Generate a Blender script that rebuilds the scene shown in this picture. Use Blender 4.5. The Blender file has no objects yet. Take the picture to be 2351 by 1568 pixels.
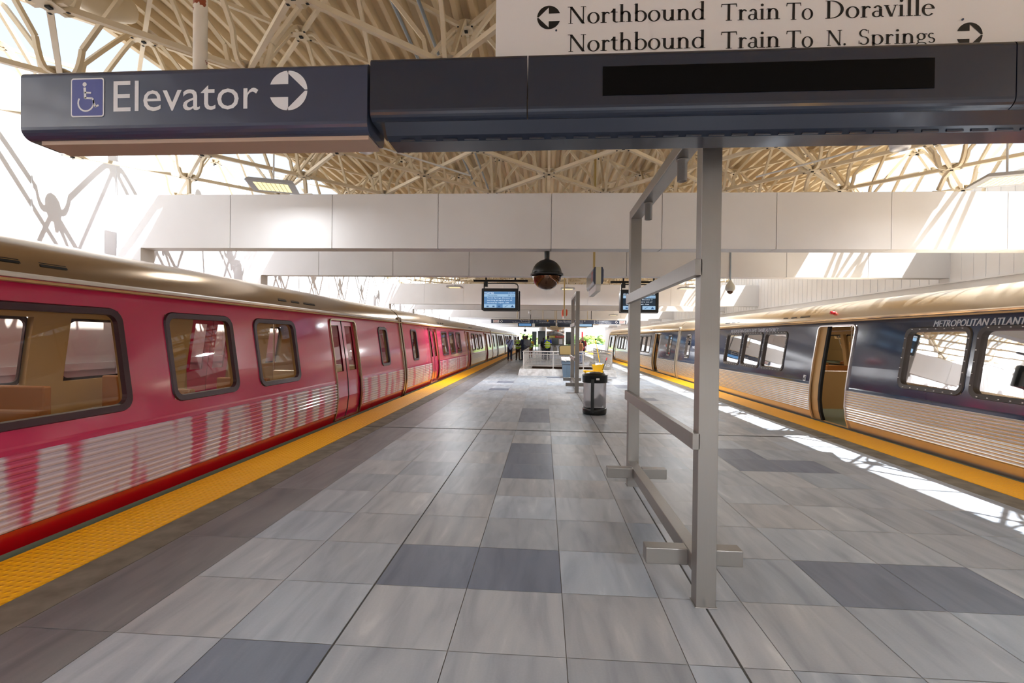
import bpy, math, random
from mathutils import Vector, Matrix
random.seed(7)
for _c in (bpy.data.objects, bpy.data.meshes, bpy.data.curves, bpy.data.lights):
    for _o in list(_c): _c.remove(_o)
scene = bpy.context.scene
COL = scene.collection

# ------------------------------------------------------------------ camera
EYE = Vector((0.0, 0.0, 1.65)); YAW, PITCH, ROLL, FPX = 0.0677, -0.00734, 0.0115, 1083.0
FW = Vector((-math.sin(YAW)*math.cos(PITCH), math.cos(YAW)*math.cos(PITCH), math.sin(PITCH)))
_r0 = Vector((math.cos(YAW), math.sin(YAW), 0)); _u0 = _r0.cross(FW)
RT = _r0*math.cos(ROLL) + _u0*math.sin(ROLL); UP = -_r0*math.sin(ROLL) + _u0*math.cos(ROLL)
camd = bpy.data.cameras.new('camera'); cam = bpy.data.objects.new('camera', camd); COL.objects.link(cam)
camd.sensor_width = 36.0; camd.lens = FPX/2351*36.0; camd.clip_end = 900; camd.clip_start = 0.05
m = Matrix.Identity(4)
for i in range(3): m[i][0] = RT[i]; m[i][1] = UP[i]; m[i][2] = -FW[i]; m[i][3] = EYE[i]
cam.matrix_world = m; scene.camera = cam
def at(x, y, Y):
    """where the sight line through a point of the photo meets the upright plane at distance Y"""
    d = FW + RT*((x-1175.5)/FPX) - UP*((y-784)/FPX)
    return EYE + d*(Y/d.y)

# ------------------------------------------------------------------ sky, sun, exposure
w = bpy.data.worlds.new('sky'); scene.world = w; w.use_nodes = True
nt = w.node_tree; nt.nodes.clear()
out = nt.nodes.new('ShaderNodeOutputWorld'); bg = nt.nodes.new('ShaderNodeBackground')
tc = nt.nodes.new('ShaderNodeTexCoord'); sep = nt.nodes.new('ShaderNodeSeparateXYZ'); rmp = nt.nodes.new('ShaderNodeValToRGB')
rmp.color_ramp.elements[0].position = 0.0; rmp.color_ramp.elements[0].color = (1.0, 1.0, 1.0, 1)
rmp.color_ramp.elements[1].position = 0.75; rmp.color_ramp.elements[1].color = (0.60, 0.77, 1.0, 1)
e = rmp.color_ramp.elements.new(0.12); e.color = (0.93, 0.97, 1.0, 1)
nt.links.new(tc.outputs['Generated'], sep.inputs[0]); nt.links.new(sep.outputs['Z'], rmp.inputs[0])
nt.links.new(rmp.outputs[0], bg.inputs[0]); nt.links.new(bg.outputs[0], out.inputs[0])
bg.inputs[1].default_value = 1.15
sd = bpy.data.lights.new('sun', 'SUN'); sun = bpy.data.objects.new('sun', sd); COL.objects.link(sun)
sd.energy = 24.0; sd.angle = math.radians(0.53); sd.color = (0.97, 0.98, 1.0)
SUNDIR = Vector((0.55, -0.15, 1.0)).normalized()
sun.rotation_euler = SUNDIR.to_track_quat('Z', 'Y').to_euler(); sun.location = (20, -5, 30)
vs = scene.view_settings; vs.view_transform = 'Standard'; vs.look = 'None'; vs.gamma = 1.0; vs.use_curve_mapping = False
vs.exposure = 0.04
scene.display_settings.display_device = 'sRGB'

# ------------------------------------------------------------------ materials
def lin(c):
    c = c/255.0
    return c/12.92 if c <= 0.04045 else ((c+0.055)/1.055)**2.4
def rgb(*c): return (lin(c[0]), lin(c[1]), lin(c[2]), 1.0)
MATS = {}
def mat(name, col, rough=0.5, metal=0.0, emit=None, es=1.0, coat=0.0, noise=None, bump=None, spec=0.5):
    """noise=(scale, second colour, (sx,sy,sz)), bump=(scale, strength, (sx,sy,sz))"""
    mt = bpy.data.materials.new(name); mt.use_nodes = True; N = mt.node_tree; b = N.nodes['Principled BSDF']
    b.inputs['Base Color'].default_value = col; b.inputs['Roughness'].default_value = rough; b.inputs['Metallic'].default_value = metal
    b.inputs['Coat Weight'].default_value = coat; b.inputs['Coat Roughness'].default_value = 0.08
    b.inputs['Specular IOR Level'].default_value = spec
    if emit: b.inputs['Emission Color'].default_value = emit; b.inputs['Emission Strength'].default_value = es
    def coords(s):
        t = N.nodes.new('ShaderNodeTexCoord'); mp = N.nodes.new('ShaderNodeMapping'); mp.inputs['Scale'].default_value = s
        N.links.new(t.outputs['Object'], mp.inputs[0]); return mp.outputs[0]
    if noise:
        n = N.nodes.new('ShaderNodeTexNoise'); n.inputs['Scale'].default_value = noise[0]; n.inputs['Detail'].default_value = 4
        N.links.new(coords(noise[2] if len(noise) > 2 else (1, 1, 1)), n.inputs['Vector'])
        r = N.nodes.new('ShaderNodeValToRGB'); r.color_ramp.elements[0].position = 0.35; r.color_ramp.elements[1].position = 0.65
        r.color_ramp.elements[0].color = col; r.color_ramp.elements[1].color = noise[1]
        N.links.new(n.outputs['Fac'], r.inputs[0]); N.links.new(r.outputs[0], b.inputs['Base Color'])
    if bump:
        n = N.nodes.new('ShaderNodeTexNoise'); n.inputs['Scale'].default_value = bump[0]; n.inputs['Detail'].default_value = 3
        N.links.new(coords(bump[2] if len(bump) > 2 else (1, 1, 1)), n.inputs['Vector'])
        bp = N.nodes.new('ShaderNodeBump'); bp.inputs['Strength'].default_value = bump[1]; bp.inputs['Distance'].default_value = 0.02
        N.links.new(n.outputs['Fac'], bp.inputs['Height']); N.links.new(bp.outputs[0], b.inputs['Normal'])
    MATS[name] = mt; return mt
def glass(name, tint, gloss=0.35, rough=0.02):
    mt = bpy.data.materials.new(name); mt.use_nodes = True; N = mt.node_tree; N.nodes.clear()
    o = N.nodes.new('ShaderNodeOutputMaterial'); t = N.nodes.new('ShaderNodeBsdfTransparent'); g = N.nodes.new('ShaderNodeBsdfGlossy')
    mx = N.nodes.new('ShaderNodeMixShader'); lw = N.nodes.new('ShaderNodeLayerWeight'); lw.inputs[0].default_value = gloss
    t.inputs[0].default_value = tint; g.inputs[0].default_value = (1, 1, 1, 1); g.inputs['Roughness'].default_value = rough
    N.links.new(lw.outputs['Fresnel'], mx.inputs[0]); N.links.new(t.outputs[0], mx.inputs[1]); N.links.new(g.outputs[0], mx.inputs[2])
    N.links.new(mx.outputs[0], o.inputs[0]); MATS[name] = mt; return mt

STEEL = mat('brushed_steel', rgb(146, 142, 137), 0.40, 0.7, bump=(60, 0.05, (1, 1, 0.02)))
NAVY = mat('navy_enamel', rgb(58, 67, 90), 0.22, 0.0, coat=0.3)
NAVYD = mat('dark_enamel', rgb(34, 43, 60), 0.25, 0.0, coat=0.3)
SOFFIT = mat('sign_soffit', rgb(190, 165, 145), 0.5)
WHITE = mat('sign_white', rgb(232, 230, 230), 0.4)
LETTER = mat('letter_white', rgb(228, 230, 234), 0.4)
INK = mat('letter_black', rgb(18, 18, 18), 0.5)
ADA = mat('blue_panel', rgb(66, 74, 150), 0.4)
SCREEN = mat('dark_screen', rgb(6, 6, 7), 0.6, spec=0.1)
CREAM = mat('cream_paint', rgb(222, 208, 182), 0.5, noise=(1.2, rgb(212, 194, 162)))
DECK = mat('roof_deck_paint', rgb(224, 206, 172), 0.5, noise=(0.6, rgb(206, 182, 142), (1, .25, 1)))
DUCTW = mat('light_grey_paint', rgb(214, 212, 208), 0.5)
CONDUIT = mat('galvanised_conduit', rgb(150, 160, 168), 0.4, 0.6)
PIPE = mat('rusted_pipe', rgb(222, 212, 196), 0.5)
BEAMW = mat('precast_concrete', rgb(224, 222, 222), 0.75, noise=(0.8, rgb(217, 214, 213)))
WALLM = mat('painted_concrete', rgb(230, 229, 230), 0.8, noise=(1.0, rgb(223, 221, 221)))
ROUGHC = mat('rough_concrete', rgb(208, 206, 204), 0.9, noise=(6, rgb(176, 172, 168)), bump=(9, 0.9))
BROWNB = mat('brown_concrete', rgb(128, 120, 106), 0.8, noise=(5, rgb(104, 94, 80)))
GROUT = mat('grout', rgb(176, 172, 166), 0.9)
BLACK = mat('black_plastic', rgb(20, 22, 20), 0.35)
BLACKM = mat('black_matte', rgb(16, 16, 16), 0.8)
RUBBER = mat('rubber_grey', rgb(70, 68, 66), 0.7)
MAGENTA = mat('magenta_wrap', rgb(198, 24, 82), 0.22, coat=0.8, noise=(0.5, rgb(206, 40, 86), (1, 0.4, 1)))
REDW = mat('red_wrap', rgb(190, 8, 22), 0.25, coat=0.8)
CHAMP = mat('champagne_metal', rgb(214, 200, 178), 0.28, 0.85, bump=(5, 0.05, (1, .1, 1)))
SILVER = mat('stainless_silver', rgb(226, 220, 214), 0.27, 0.9)
LROOF = mat('champagne_dark_reflection', rgb(164, 142, 116), 0.24, 0.85)  # champagne metal darkened, the dark surroundings it mirrors put into the colour
INLIGHT = mat('cabin_light', rgb(250, 244, 230), 0.5, emit=rgb(255, 246, 225), es=5.0)
SILVERP = mat('silver_paint', rgb(214, 219, 228), 0.3, 0.3, coat=0.3)
TIMBERY = mat('train_interior_beige', rgb(196, 158, 104), 0.6)
TFLOOR = mat('train_floor_green', rgb(120, 126, 104), 0.6)
TSEAT = mat('train_seat_orange', rgb(176, 110, 50), 0.6)
ORANGE = mat('orange_enamel', rgb(226, 74, 20), 0.35)
YELLOWP = mat('yellow_plastic', rgb(246, 196, 12), 0.4)
REDP = mat('red_plastic', rgb(200, 30, 40), 0.4)
GREYP = mat('grey_plastic', rgb(88, 106, 122), 0.5)
GASKET = mat('left_gasket', rgb(58, 22, 34), .4)
TAN = mat('lid_inside', rgb(112, 92, 46), 0.5)
def milky(name):
    mt = glass(name, (0.95, 0.95, 0.96, 1), 0.2, 0.25); N = mt.node_tree; o = [n for n in N.nodes if n.type == 'OUTPUT_MATERIAL'][0]; g = o.inputs[0].links[0].from_socket
    d = N.nodes.new('ShaderNodeBsdfDiffuse'); d.inputs[0].default_value = rgb(240, 240, 244); t = N.nodes.new('ShaderNodeBsdfTranslucent'); t.inputs[0].default_value = rgb(240, 240, 244)
    a = N.nodes.new('ShaderNodeMixShader'); a.inputs[0].default_value = .5; N.links.new(d.outputs[0], a.inputs[1]); N.links.new(t.outputs[0], a.inputs[2])
    b = N.nodes.new('ShaderNodeMixShader'); b.inputs[0].default_value = .5; N.links.new(g, b.inputs[1]); N.links.new(a.outputs[0], b.inputs[2]); N.links.new(b.outputs[0], o.inputs[0]); return mt
BAG = milky('clear_bag')
CLEAR = glass('clear_plastic', (0.93, 0.93, 0.93, 1), 0.12, 0.1)
GLASS = glass('window_glass', (0.66, 0.64, 0.62, 1), 0.36)
GLASSL = glass('window_glass_pale', (0.80, 0.76, 0.70, 1), 0.30)
BRONZE = mat('bronze_dome', rgb(92, 58, 30), 0.12, 0.6, coat=0.6)
DGREEN = mat('dark_green_glass', rgb(28, 48, 44), 0.15, 0.0, coat=0.6)
LEDM = mat('led_lens', rgb(250, 240, 190), 0.4, emit=rgb(255, 240, 180), es=0.95)
HOUSING = mat('housing_grey', rgb(176, 178, 184), 0.5)
SHAFT_SHADE = mat('shaft_shade_brown', rgb(74, 54, 40), 0.9)  # shade inside the stairwell painted as a dark brown
LCD = mat('lcd_blue', rgb(20, 30, 50), 0.3, emit=rgb(100, 150, 200), es=0.75)
LCDL = mat('lcd_pale', rgb(20, 30, 50), 0.3, emit=rgb(170, 208, 240), es=0.8)
LCDD = mat('lcd_dark', rgb(12, 26, 36), 0.3, emit=rgb(24, 48, 66), es=0.6)
LCDT = mat('lcd_text_white', rgb(220, 230, 240), 0.3, emit=rgb(225, 238, 250), es=0.85)
LCDK = mat('lcd_text_blue', rgb(40, 70, 110), 0.3, emit=rgb(52, 92, 140), es=0.7)
GRASS = mat('distant_ground', rgb(138, 148, 110), 0.9, noise=(0.05, rgb(160, 160, 140)))
BALLAST = mat('track_ballast', rgb(96, 88, 80), 0.95, noise=(20, rgb(70, 64, 58)), bump=(30, 1.0))

# dark painted upper band of the right train, with worn cloudy reflections left to the gloss
SLATE = mat('slate_blue_paint', rgb(40, 54, 80), 0.12, 0.0, coat=1.0, bump=(3.5, 0.10, (1, .5, 1)))
# tactile strip: truncated domes as bump on a yellow tile
def tactile():
    mt = mat('tactile_yellow', rgb(255, 182, 0), 0.5); N = mt.node_tree; b = N.nodes['Principled BSDF']
    t = N.nodes.new('ShaderNodeTexCoord'); s = N.nodes.new('ShaderNodeSeparateXYZ'); N.links.new(t.outputs['Object'], s.inputs[0])
    def mth(op, a, bb=None):
        n = N.nodes.new('ShaderNodeMath'); n.operation = op
        for i, vv in enumerate((a, bb)):
            if vv is None: continue
            if isinstance(vv, (int, float)): n.inputs[i].default_value = vv
            else: N.links.new(vv, n.inputs[i])
        return n.outputs[0]
    P = 0.0618
    fx = mth('SUBTRACT', mth('FRACT', mth('DIVIDE', s.outputs['X'], P)), 0.5); fy = mth('SUBTRACT', mth('FRACT', mth('DIVIDE', s.outputs['Y'], P)), 0.5)
    d = mth('SQRT', mth('ADD', mth('MULTIPLY', fx, fx), mth('MULTIPLY', fy, fy)))
    h = mth('SUBTRACT', 1.0, mth('SMOOTH_MIN', mth('MULTIPLY', d, 3.0), 1.0)); h.node.operation = 'SUBTRACT'
    bp = N.nodes.new('ShaderNodeBump'); bp.inputs['Strength'].default_value = 0.9; bp.inputs['Distance'].default_value = 0.012
    N.links.new(h, bp.inputs['Height']); N.links.new(bp.outputs[0], b.inputs['Normal']); return mt
TACT = tactile()
# printed lower band of the pink train: pale block shapes on magenta
def printband():
    mt = mat('printed_band', rgb(198, 60, 96), 0.3, coat=0.5); N = mt.node_tree; b = N.nodes['Principled BSDF']
    t = N.nodes.new('ShaderNodeTexCoord'); mp = N.nodes.new('ShaderNodeMapping'); mp.inputs['Scale'].default_value = (0.1, 4.2, 0.5)
    N.links.new(t.outputs['Object'], mp.inputs[0]); n = N.nodes.new('ShaderNodeTexNoise'); n.inputs['Scale'].default_value = 1.0; n.inputs['Detail'].default_value = 1
    N.links.new(mp.outputs[0], n.inputs['Vector']); r = N.nodes.new('ShaderNodeValToRGB')
    el = r.color_ramp.elements; el[0].position = 0.42; el[0].color = rgb(206, 84, 116); el[1].position = 0.52; el[1].color = rgb(214, 196, 202)
    e2 = el.new(0.47); e2.color = rgb(206, 150, 166)
    N.links.new(n.outputs['Fac'], r.inputs[0]); N.links.new(r.outputs[0], b.inputs['Base Color']); return mt
PRINT = printband()
# stone tile, colour per tile comes with the tile, streaks run lengthwise
def tilemat():
    mt = bpy.data.materials.new('slate_tile'); mt.use_nodes = True; N = mt.node_tree; b = N.nodes['Principled BSDF']
    a = N.nodes.new('ShaderNodeVertexColor'); a.layer_name = 'tile'
    t = N.nodes.new('ShaderNodeTexCoord'); mp = N.nodes.new('ShaderNodeMapping'); mp.inputs['Scale'].default_value = (7, 1.3, 1); mp.inputs['Rotation'].default_value = (0, 0, 0.25)
    N.links.new(t.outputs['Object'], mp.inputs[0])
    ad = N.nodes.new('ShaderNodeVectorMath'); ad.operation = 'MULTIPLY_ADD'; ad.inputs[1].default_value = (40, 40, 40)
    N.links.new(a.outputs['Color'], ad.inputs[0]); N.links.new(mp.outputs[0], ad.inputs[2])
    n = N.nodes.new('ShaderNodeTexNoise'); n.inputs['Scale'].default_value = 1.0; n.inputs['Detail'].default_value = 6; n.inputs['Distortion'].default_value = 0.6
    N.links.new(ad.outputs[0], n.inputs['Vector'])
    r = N.nodes.new('ShaderNodeValToRGB'); el = r.color_ramp.elements
    el[0].position = 0.3; el[0].color = (0.72, 0.73, 0.75, 1); el[1].position = 0.74; el[1].color = (1.34, 1.30, 1.24, 1)
    e3 = el.new(0.5); e3.color = (0.96, 0.96, 0.96, 1); e4 = el.new(0.62); e4.color = (1.06, 1.05, 1.03, 1)
    N.links.new(n.outputs['Fac'], r.inputs[0]); mx = N.nodes.new('ShaderNodeMix'); mx.data_type = 'RGBA'; mx.blend_type = 'MULTIPLY'; mx.inputs[0].default_value = 1
    N.links.new(a.outputs['Color'], mx.inputs[6]); N.links.new(r.outputs[0], mx.inputs[7])
    n2 = N.nodes.new('ShaderNodeTexNoise'); n2.inputs['Scale'].default_value = 90; N.links.new(t.outputs['Object'], n2.inputs['Vector'])
    r2 = N.nodes.new('ShaderNodeValToRGB'); r2.color_ramp.elements[0].color = (.93, .93, .93, 1); r2.color_ramp.elements[1].color = (1.07, 1.07, 1.07, 1)
    N.links.new(n2.outputs['Fac'], r2.inputs[0]); m2 = N.nodes.new('ShaderNodeMix'); m2.data_type = 'RGBA'; m2.blend_type = 'MULTIPLY'; m2.inputs[0].default_value = 1
    N.links.new(mx.outputs[2], m2.inputs[6]); N.links.new(r2.outputs[0], m2.inputs[7]); N.links.new(m2.outputs[2], b.inputs['Base Color'])
    b.inputs['Roughness'].default_value = 0.42; return mt
TILE = tilemat()
def rustpipe():
    N = PIPE.node_tree; b = N.nodes['Principled BSDF']; t = N.nodes.new('ShaderNodeTexCoord'); n = N.nodes.new('ShaderNodeTexNoise')
    n.inputs['Scale'].default_value = 5; n.inputs['Detail'].default_value = 6; N.links.new(t.outputs['Object'], n.inputs['Vector'])
    r = N.nodes.new('ShaderNodeValToRGB'); r.color_ramp.interpolation = 'CONSTANT'; el = r.color_ramp.elements
    el[0].color = rgb(222, 212, 196); el[1].position = 0.55; el[1].color = rgb(140, 66, 34)
    N.links.new(n.outputs['Fac'], r.inputs[0]); N.links.new(r.outputs[0], b.inputs['Base Color'])
rustpipe()

# ------------------------------------------------------------------ builders
ORG = {}
def tag(o, label=None, cat=None, group=None, kind=None):
    if label: o['label'] = label
    if cat: o['category'] = cat
    if group: o['group'] = group
    if kind: o['kind'] = kind
    return o
def empty(name, loc, label, cat, group=None):
    o = bpy.data.objects.new(name, None); COL.objects.link(o); o.location = loc; o.empty_display_size = 0.1
    ORG[o.name] = Vector(loc); return tag(o, label, cat, group)
class MB:
    def __init__(s): s.v = []; s.f = []; s.mi = []; s.cur = 0; s.sm = []; s.smooth = False
    def add(s, vs, fs):
        b = len(s.v); s.v += [tuple(x) for x in vs]
        for f in fs: s.f.append(tuple(b+i for i in f)); s.mi.append(s.cur); s.sm.append(s.smooth)
        return s
    def box(s, x0, x1, y0, y1, z0, z1):
        return s.add([(x0,y0,z0),(x1,y0,z0),(x1,y1,z0),(x0,y1,z0),(x0,y0,z1),(x1,y0,z1),(x1,y1,z1),(x0,y1,z1)],
                     [(0,3,2,1),(4,5,6,7),(0,1,5,4),(1,2,6,5),(2,3,7,6),(3,0,4,7)])
    def sweep(s, pts, w, h, up=(0, 0, 1)):
        pts = [Vector(p) for p in pts]; up = Vector(up); R = []
        for i, p in enumerate(pts):
            d = (pts[min(i+1, len(pts)-1)] - pts[max(i-1, 0)]).normalized()
            sd_ = d.cross(up)
            if sd_.length < 1e-3: sd_ = d.cross(Vector((0, 1, 0)))
            sd_.normalize(); u = sd_.cross(d)
            R += [p-sd_*w/2-u*h/2, p+sd_*w/2-u*h/2, p+sd_*w/2+u*h/2, p-sd_*w/2+u*h/2]
        n = len(pts); F = [(3,2,1,0), tuple(4*(n-1)+k for k in range(4))]
        for i in range(n-1):
            for k in range(4): F.append((4*i+k, 4*i+(k+1)%4, 4*i+4+(k+1)%4, 4*i+4+k))
        return s.add(R, F)
    def tube(s, pts, r, n=10, cap=True):
        pts = [Vector(p) for p in pts]; rs = r if isinstance(r, (list, tuple)) else [r]*len(pts); V_ = []
        up = Vector((0, 0, 1)); d0 = (pts[-1]-pts[0])
        if abs(d0.normalized().z) > 0.9 if d0.length > 0 else False: up = Vector((0, 1, 0))
        for i, p in enumerate(pts):
            d = (pts[min(i+1, len(pts)-1)] - pts[max(i-1, 0)]).normalized(); a = d.cross(up)
            if a.length < 1e-3: a = d.cross(Vector((1, 0, 0)))
            a.normalize(); b = a.cross(d)
            for k in range(n):
                t = 2*math.pi*k/n; V_.append(p+a*math.cos(t)*rs[i]+b*math.sin(t)*rs[i])
        F = []
        for i in range(len(pts)-1):
            for k in range(n): F.append((i*n+k, i*n+(k+1)%n, (i+1)*n+(k+1)%n, (i+1)*n+k))
        sm = s.smooth; s.smooth = True; s.add(V_, F); s.smooth = sm
        if cap: s.add([V_[k] for k in range(n)], [tuple(reversed(range(n)))]); s.add([V_[-n+k] for k in range(n)], [tuple(range(n))])
        return s
    def lathe(s, prof, c=(0, 0, 0), n=24, ex=1.0, ey=1.0, a0=0, a1=2*math.pi):
        V_ = []; F = []; full = abs(a1-a0-2*math.pi) < 1e-6; m_ = n if full else n+1
        for r, z in prof:
            for k in range(m_):
                t = a0+(a1-a0)*k/n; V_.append((c[0]+ex*r*math.cos(t), c[1]+ey*r*math.sin(t), c[2]+z))
        for i in range(len(prof)-1):
            for k in range(n): F.append((i*m_+k, i*m_+(k+1)%m_, (i+1)*m_+(k+1)%m_, (i+1)*m_+k))
        sm = s.smooth; s.smooth = True; s.add(V_, F); s.smooth = sm; return s
    def prism(s, poly, fn, d0, d1):
        """poly in 2D, fn(u,v,d)->xyz"""
        n = len(poly); V_ = [fn(u, v, d0) for u, v in poly] + [fn(u, v, d1) for u, v in poly]
        F = [tuple(range(n)), tuple(reversed(range(n, 2*n)))] + [(k, n+k, n+(k+1)%n, (k+1)%n) for k in range(n)]
        return s.add(V_, F)
    def blob(s, c, r, n=10, sq=(1, 1, 1)):
        prof = [(math.sin(math.pi*i/n)*1.0, -math.cos(math.pi*i/n)) for i in range(n+1)]; V_ = []; F = []; m_ = 12
        for rr, z in prof:
            for k in range(m_):
                t = 2*math.pi*k/m_; V_.append((c[0]+r*sq[0]*rr*math.cos(t), c[1]+r*sq[1]*rr*math.sin(t), c[2]+r*sq[2]*z))
        for i in range(n):
            for k in range(m_): F.append((i*m_+k, i*m_+(k+1)%m_, (i+1)*m_+(k+1)%m_, (i+1)*m_+k))
        sm = s.smooth; s.smooth = True; s.add(V_, F); s.smooth = sm; return s
    def mat(s, i): s.cur = i; return s
    def build(s, name, mats, parent=None, bevel=0, label=None, weld=False):
        me = bpy.data.meshes.new(name); o_ = ORG.get(parent.name, Vector((0, 0, 0))) if parent else Vector((0, 0, 0))
        me.from_pydata([tuple(Vector(p)-o_) for p in s.v], [], s.f); me.validate(); 
        for mt in (mats if isinstance(mats, (list, tuple)) else [mats]): me.materials.append(mt)
        if len(me.polygons) == len(s.mi):
            for p, a, b in zip(me.polygons, s.mi, s.sm): p.material_index = a; p.use_smooth = b
        ob = bpy.data.objects.new(name, me); COL.objects.link(ob)
        if parent: ob.parent = parent; ORG[ob.name] = o_
        else: ORG[ob.name] = Vector((0, 0, 0))
        if bevel:
            b_ = ob.modifiers.new('bevel', 'BEVEL'); b_.width = bevel; b_.segments = 2; b_.limit_method = 'ANGLE'
        if label: ob['label'] = label
        return ob
def struct(mb, name, mats, **k):
    o = mb.build(name, mats, **k); o['kind'] = 'structure'; return o
def dup(o, parent=None, loc=None):
    c = o.copy(); COL.objects.link(c); c.parent = parent
    if parent is not None: c.matrix_parent_inverse = o.matrix_parent_inverse.copy()
    if loc is not None: c.location = loc
    for ch in list(o.children): dup(ch, c)
    return c
_TX = {}
def text_geo(s, shear=0.0):
    key = (s, shear)
    if key in _TX: return _TX[key]
    cu = bpy.data.curves.new('t', 'FONT'); cu.body = s; cu.size = 1.0; cu.shear = shear; cu.resolution_u = 3; cu.fill_mode = 'BOTH'
    ob = bpy.data.objects.new('t', cu); COL.objects.link(ob); bpy.context.view_layer.update()
    me = bpy.data.meshes.new_from_object(ob.evaluated_get(bpy.context.evaluated_depsgraph_get()))
    V_ = [(v.co.x, v.co.y) for v in me.vertices]; F = [tuple(p.vertices) for p in me.polygons]
    bpy.data.objects.remove(ob); bpy.data.curves.remove(cu); bpy.data.meshes.remove(me)
    x0 = min(v[0] for v in V_); y0 = min(v[1] for v in V_); x1 = max(v[0] for v in V_); y1 = max(v[1] for v in V_)
    _TX[key] = (V_, F, (x0, y0, x1, y1)); return _TX[key]
def put_text(mb, s, o, ux, uy, w, h, shear=0.0):
    """fit string s in the box at o spanned by unit vectors ux*w, uy*h"""
    V_, F, (x0, y0, x1, y1) = text_geo(s, shear); o, ux, uy = Vector(o), Vector(ux), Vector(uy)
    mb.add([o+ux*((x-x0)/(x1-x0)*w)+uy*((y-y0)/(y1-y0)*h) for x, y in V_], F)
def disc_arrow(mb, c, r, ux, uy, ang, hole=True):
    """round disc with an arrow cut out of it, arrow pointing along ang"""
    c, ux, uy = Vector(c), Vector(ux), Vector(uy); ca, sa = math.cos(ang), math.sin(ang)
    def P(x, y): return c+ux*(r*(x*ca-y*sa))+uy*(r*(x*sa+y*ca))
    for sg in (1, -1):
        # outline: circle from arrow tip (1,0) round to the shaft slot, then back along the arrow edge
        arc = [(math.cos(t), sg*math.sin(t)) for t in [math.pi*0.01+math.pi*0.885*k/24 for k in range(25)]]
        slot = arc[-1][1]; inner = [(0.0, slot), (0.0, sg*0.86), (0.90, 0.0)]
        # triangulate as two convex-ish fans
        hub = P(0.0, sg*0.86); V_ = [P(*a) for a in arc]
        for k in range(len(arc)-1):
            a, b = arc[k], arc[k+1]
            if a[0] >= 0: q = (0.90-0.90*min(1, (abs(a[1])/0.995)), sg*0.86*min(1, abs(a[1])/0.995)); q2 = (0.90-0.90*min(1, abs(b[1])/0.995), sg*0.86*min(1, abs(b[1])/0.995)); mb.add([P(*a), P(*b), P(*q2), P(*q)], [(0,1,2,3)])
            else: mb.add([P(*a), P(*b), P(0.0, b[1]), P(0.0, a[1])], [(0,1,2,3)])

# ================================================================== THE SETTING
XL, XR = -3.87, 5.69            # platform edges
HX0, HX1, HY0, HY1 = -0.72, 2.80, 21.25, 29.2   # stairwell opening
ENDY = 92.0
# --- slab under the tiles, with the stairwell opening
b = MB()
for (x0, x1, y0, y1) in ((XL, HX0, -9, ENDY), (HX1, XR, -9, ENDY), (HX0, HX1, -9, HY0), (HX0, HX1, HY1, ENDY)): b.box(x0, x1, y0, y1, -1.15, -0.006)
struct(b, 'floor', GROUT)
# stairwell shaft, lined in a brown that carries its shade
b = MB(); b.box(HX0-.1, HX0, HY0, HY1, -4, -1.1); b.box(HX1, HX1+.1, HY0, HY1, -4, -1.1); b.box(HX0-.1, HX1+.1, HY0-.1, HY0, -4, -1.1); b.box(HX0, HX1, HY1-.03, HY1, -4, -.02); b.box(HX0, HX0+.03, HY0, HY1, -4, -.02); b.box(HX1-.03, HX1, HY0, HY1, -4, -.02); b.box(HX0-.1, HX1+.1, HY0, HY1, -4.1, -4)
struct(b, 'wall_stairwell', SHAFT_SHADE)
# --- tiles
def tint(*c): return [lin(c[0]), lin(c[1]), lin(c[2])]
xs = []
x = -2.345+0.618
cols = [(-2.345, -1.727), (-1.727, -1.109), (-1.101, -0.487), (-0.487, 0.135), (0.135, 0.752), (0.752, 1.012), (1.022, 1.262)]
cols += [(1.262+0.618*k, 1.262+0.618*(k+1)) for k in range(5)]
cols += [(4.352, 4.75)]
tv, tf, tcol = [], [], []
def tile(x0, x1, y0, y1, c, g=0.0022):
    n = len(tv)
    tv.extend([(x0+g, y0+g, 0), (x1-g, y0+g, 0), (x1-g, y1-g, 0), (x0+g, y1-g, 0)]); tf.append((n, n+1, n+2, n+3)); tcol.append(c)
darks = {(2, 3.06), (3, 3.06), (8, 3.06), (9, 3.06), (1, 1.824), (3, 5.532), (3, 6.15+0), (3, 6.768), (3, 9.24), (3, 9.858), (3, 10.476), (9, 6.15), (10, 6.15), (9, 6.768)}
rnd = random.Random(11)
rows = []
y = 2.442-0.618*18
while y < ENDY-0.6: rows.append(y); y += 0.618
for y in rows:
    for ci, (x0, x1) in enumerate(cols):
        ys = [(y, y+0.618)]
        if x1 > HX0-0.25 and x0 < HX1+0.25 and y+0.618 > HY0-0.2 and y < HY1+0.05: continue
        if y < 8.40 < y+0.618: ys = [(y, 8.395), (8.445, y+0.618)]
        if y < 22.2 < y+0.618: ys = [(y, 22.17), (22.21, y+0.618)]
        dk = any(ci == c and abs(y-yy) < 0.2 for c, yy in darks) or (y > 12 and rnd.random() < 0.05)
        v = rnd.uniform(-9, 9); hue = rnd.uniform(-4, 4)
        base = tint(108+v*.5, 115+v*.5, 132+v*.5) if dk else tint(166+v+hue, 171+v, 178+v-hue)
        for a, c in ys: tile(x0, x1, a, c, base)
    for (x0, x1) in ((-2.935, -2.345),):
        if int(round((y-2.442)/0.618)) % 2 == 0:
            v = rnd.uniform(-6, 6); y1 = y+1.236
            if y < 8.42 < y1: tile(x0, x1, y, 8.395, tint(124+v, 122+v, 124+v)); tile(x0, x1, 8.445, y1, tint(124+v, 122+v, 124+v))
            else: tile(x0, x1, y, y1, tint(124+v, 122+v, 124+v))
me = bpy.data.meshes.new('floor_tiles'); me.from_pydata(tv, [], tf); me.materials.append(TILE)
ca = me.color_attributes.new('tile', 'FLOAT_COLOR', 'CORNER')
for p, c in zip(me.polygons, tcol):
    for li in p.loop_indices: ca.data[li].color = (c[0], c[1], c[2], 1)
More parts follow.
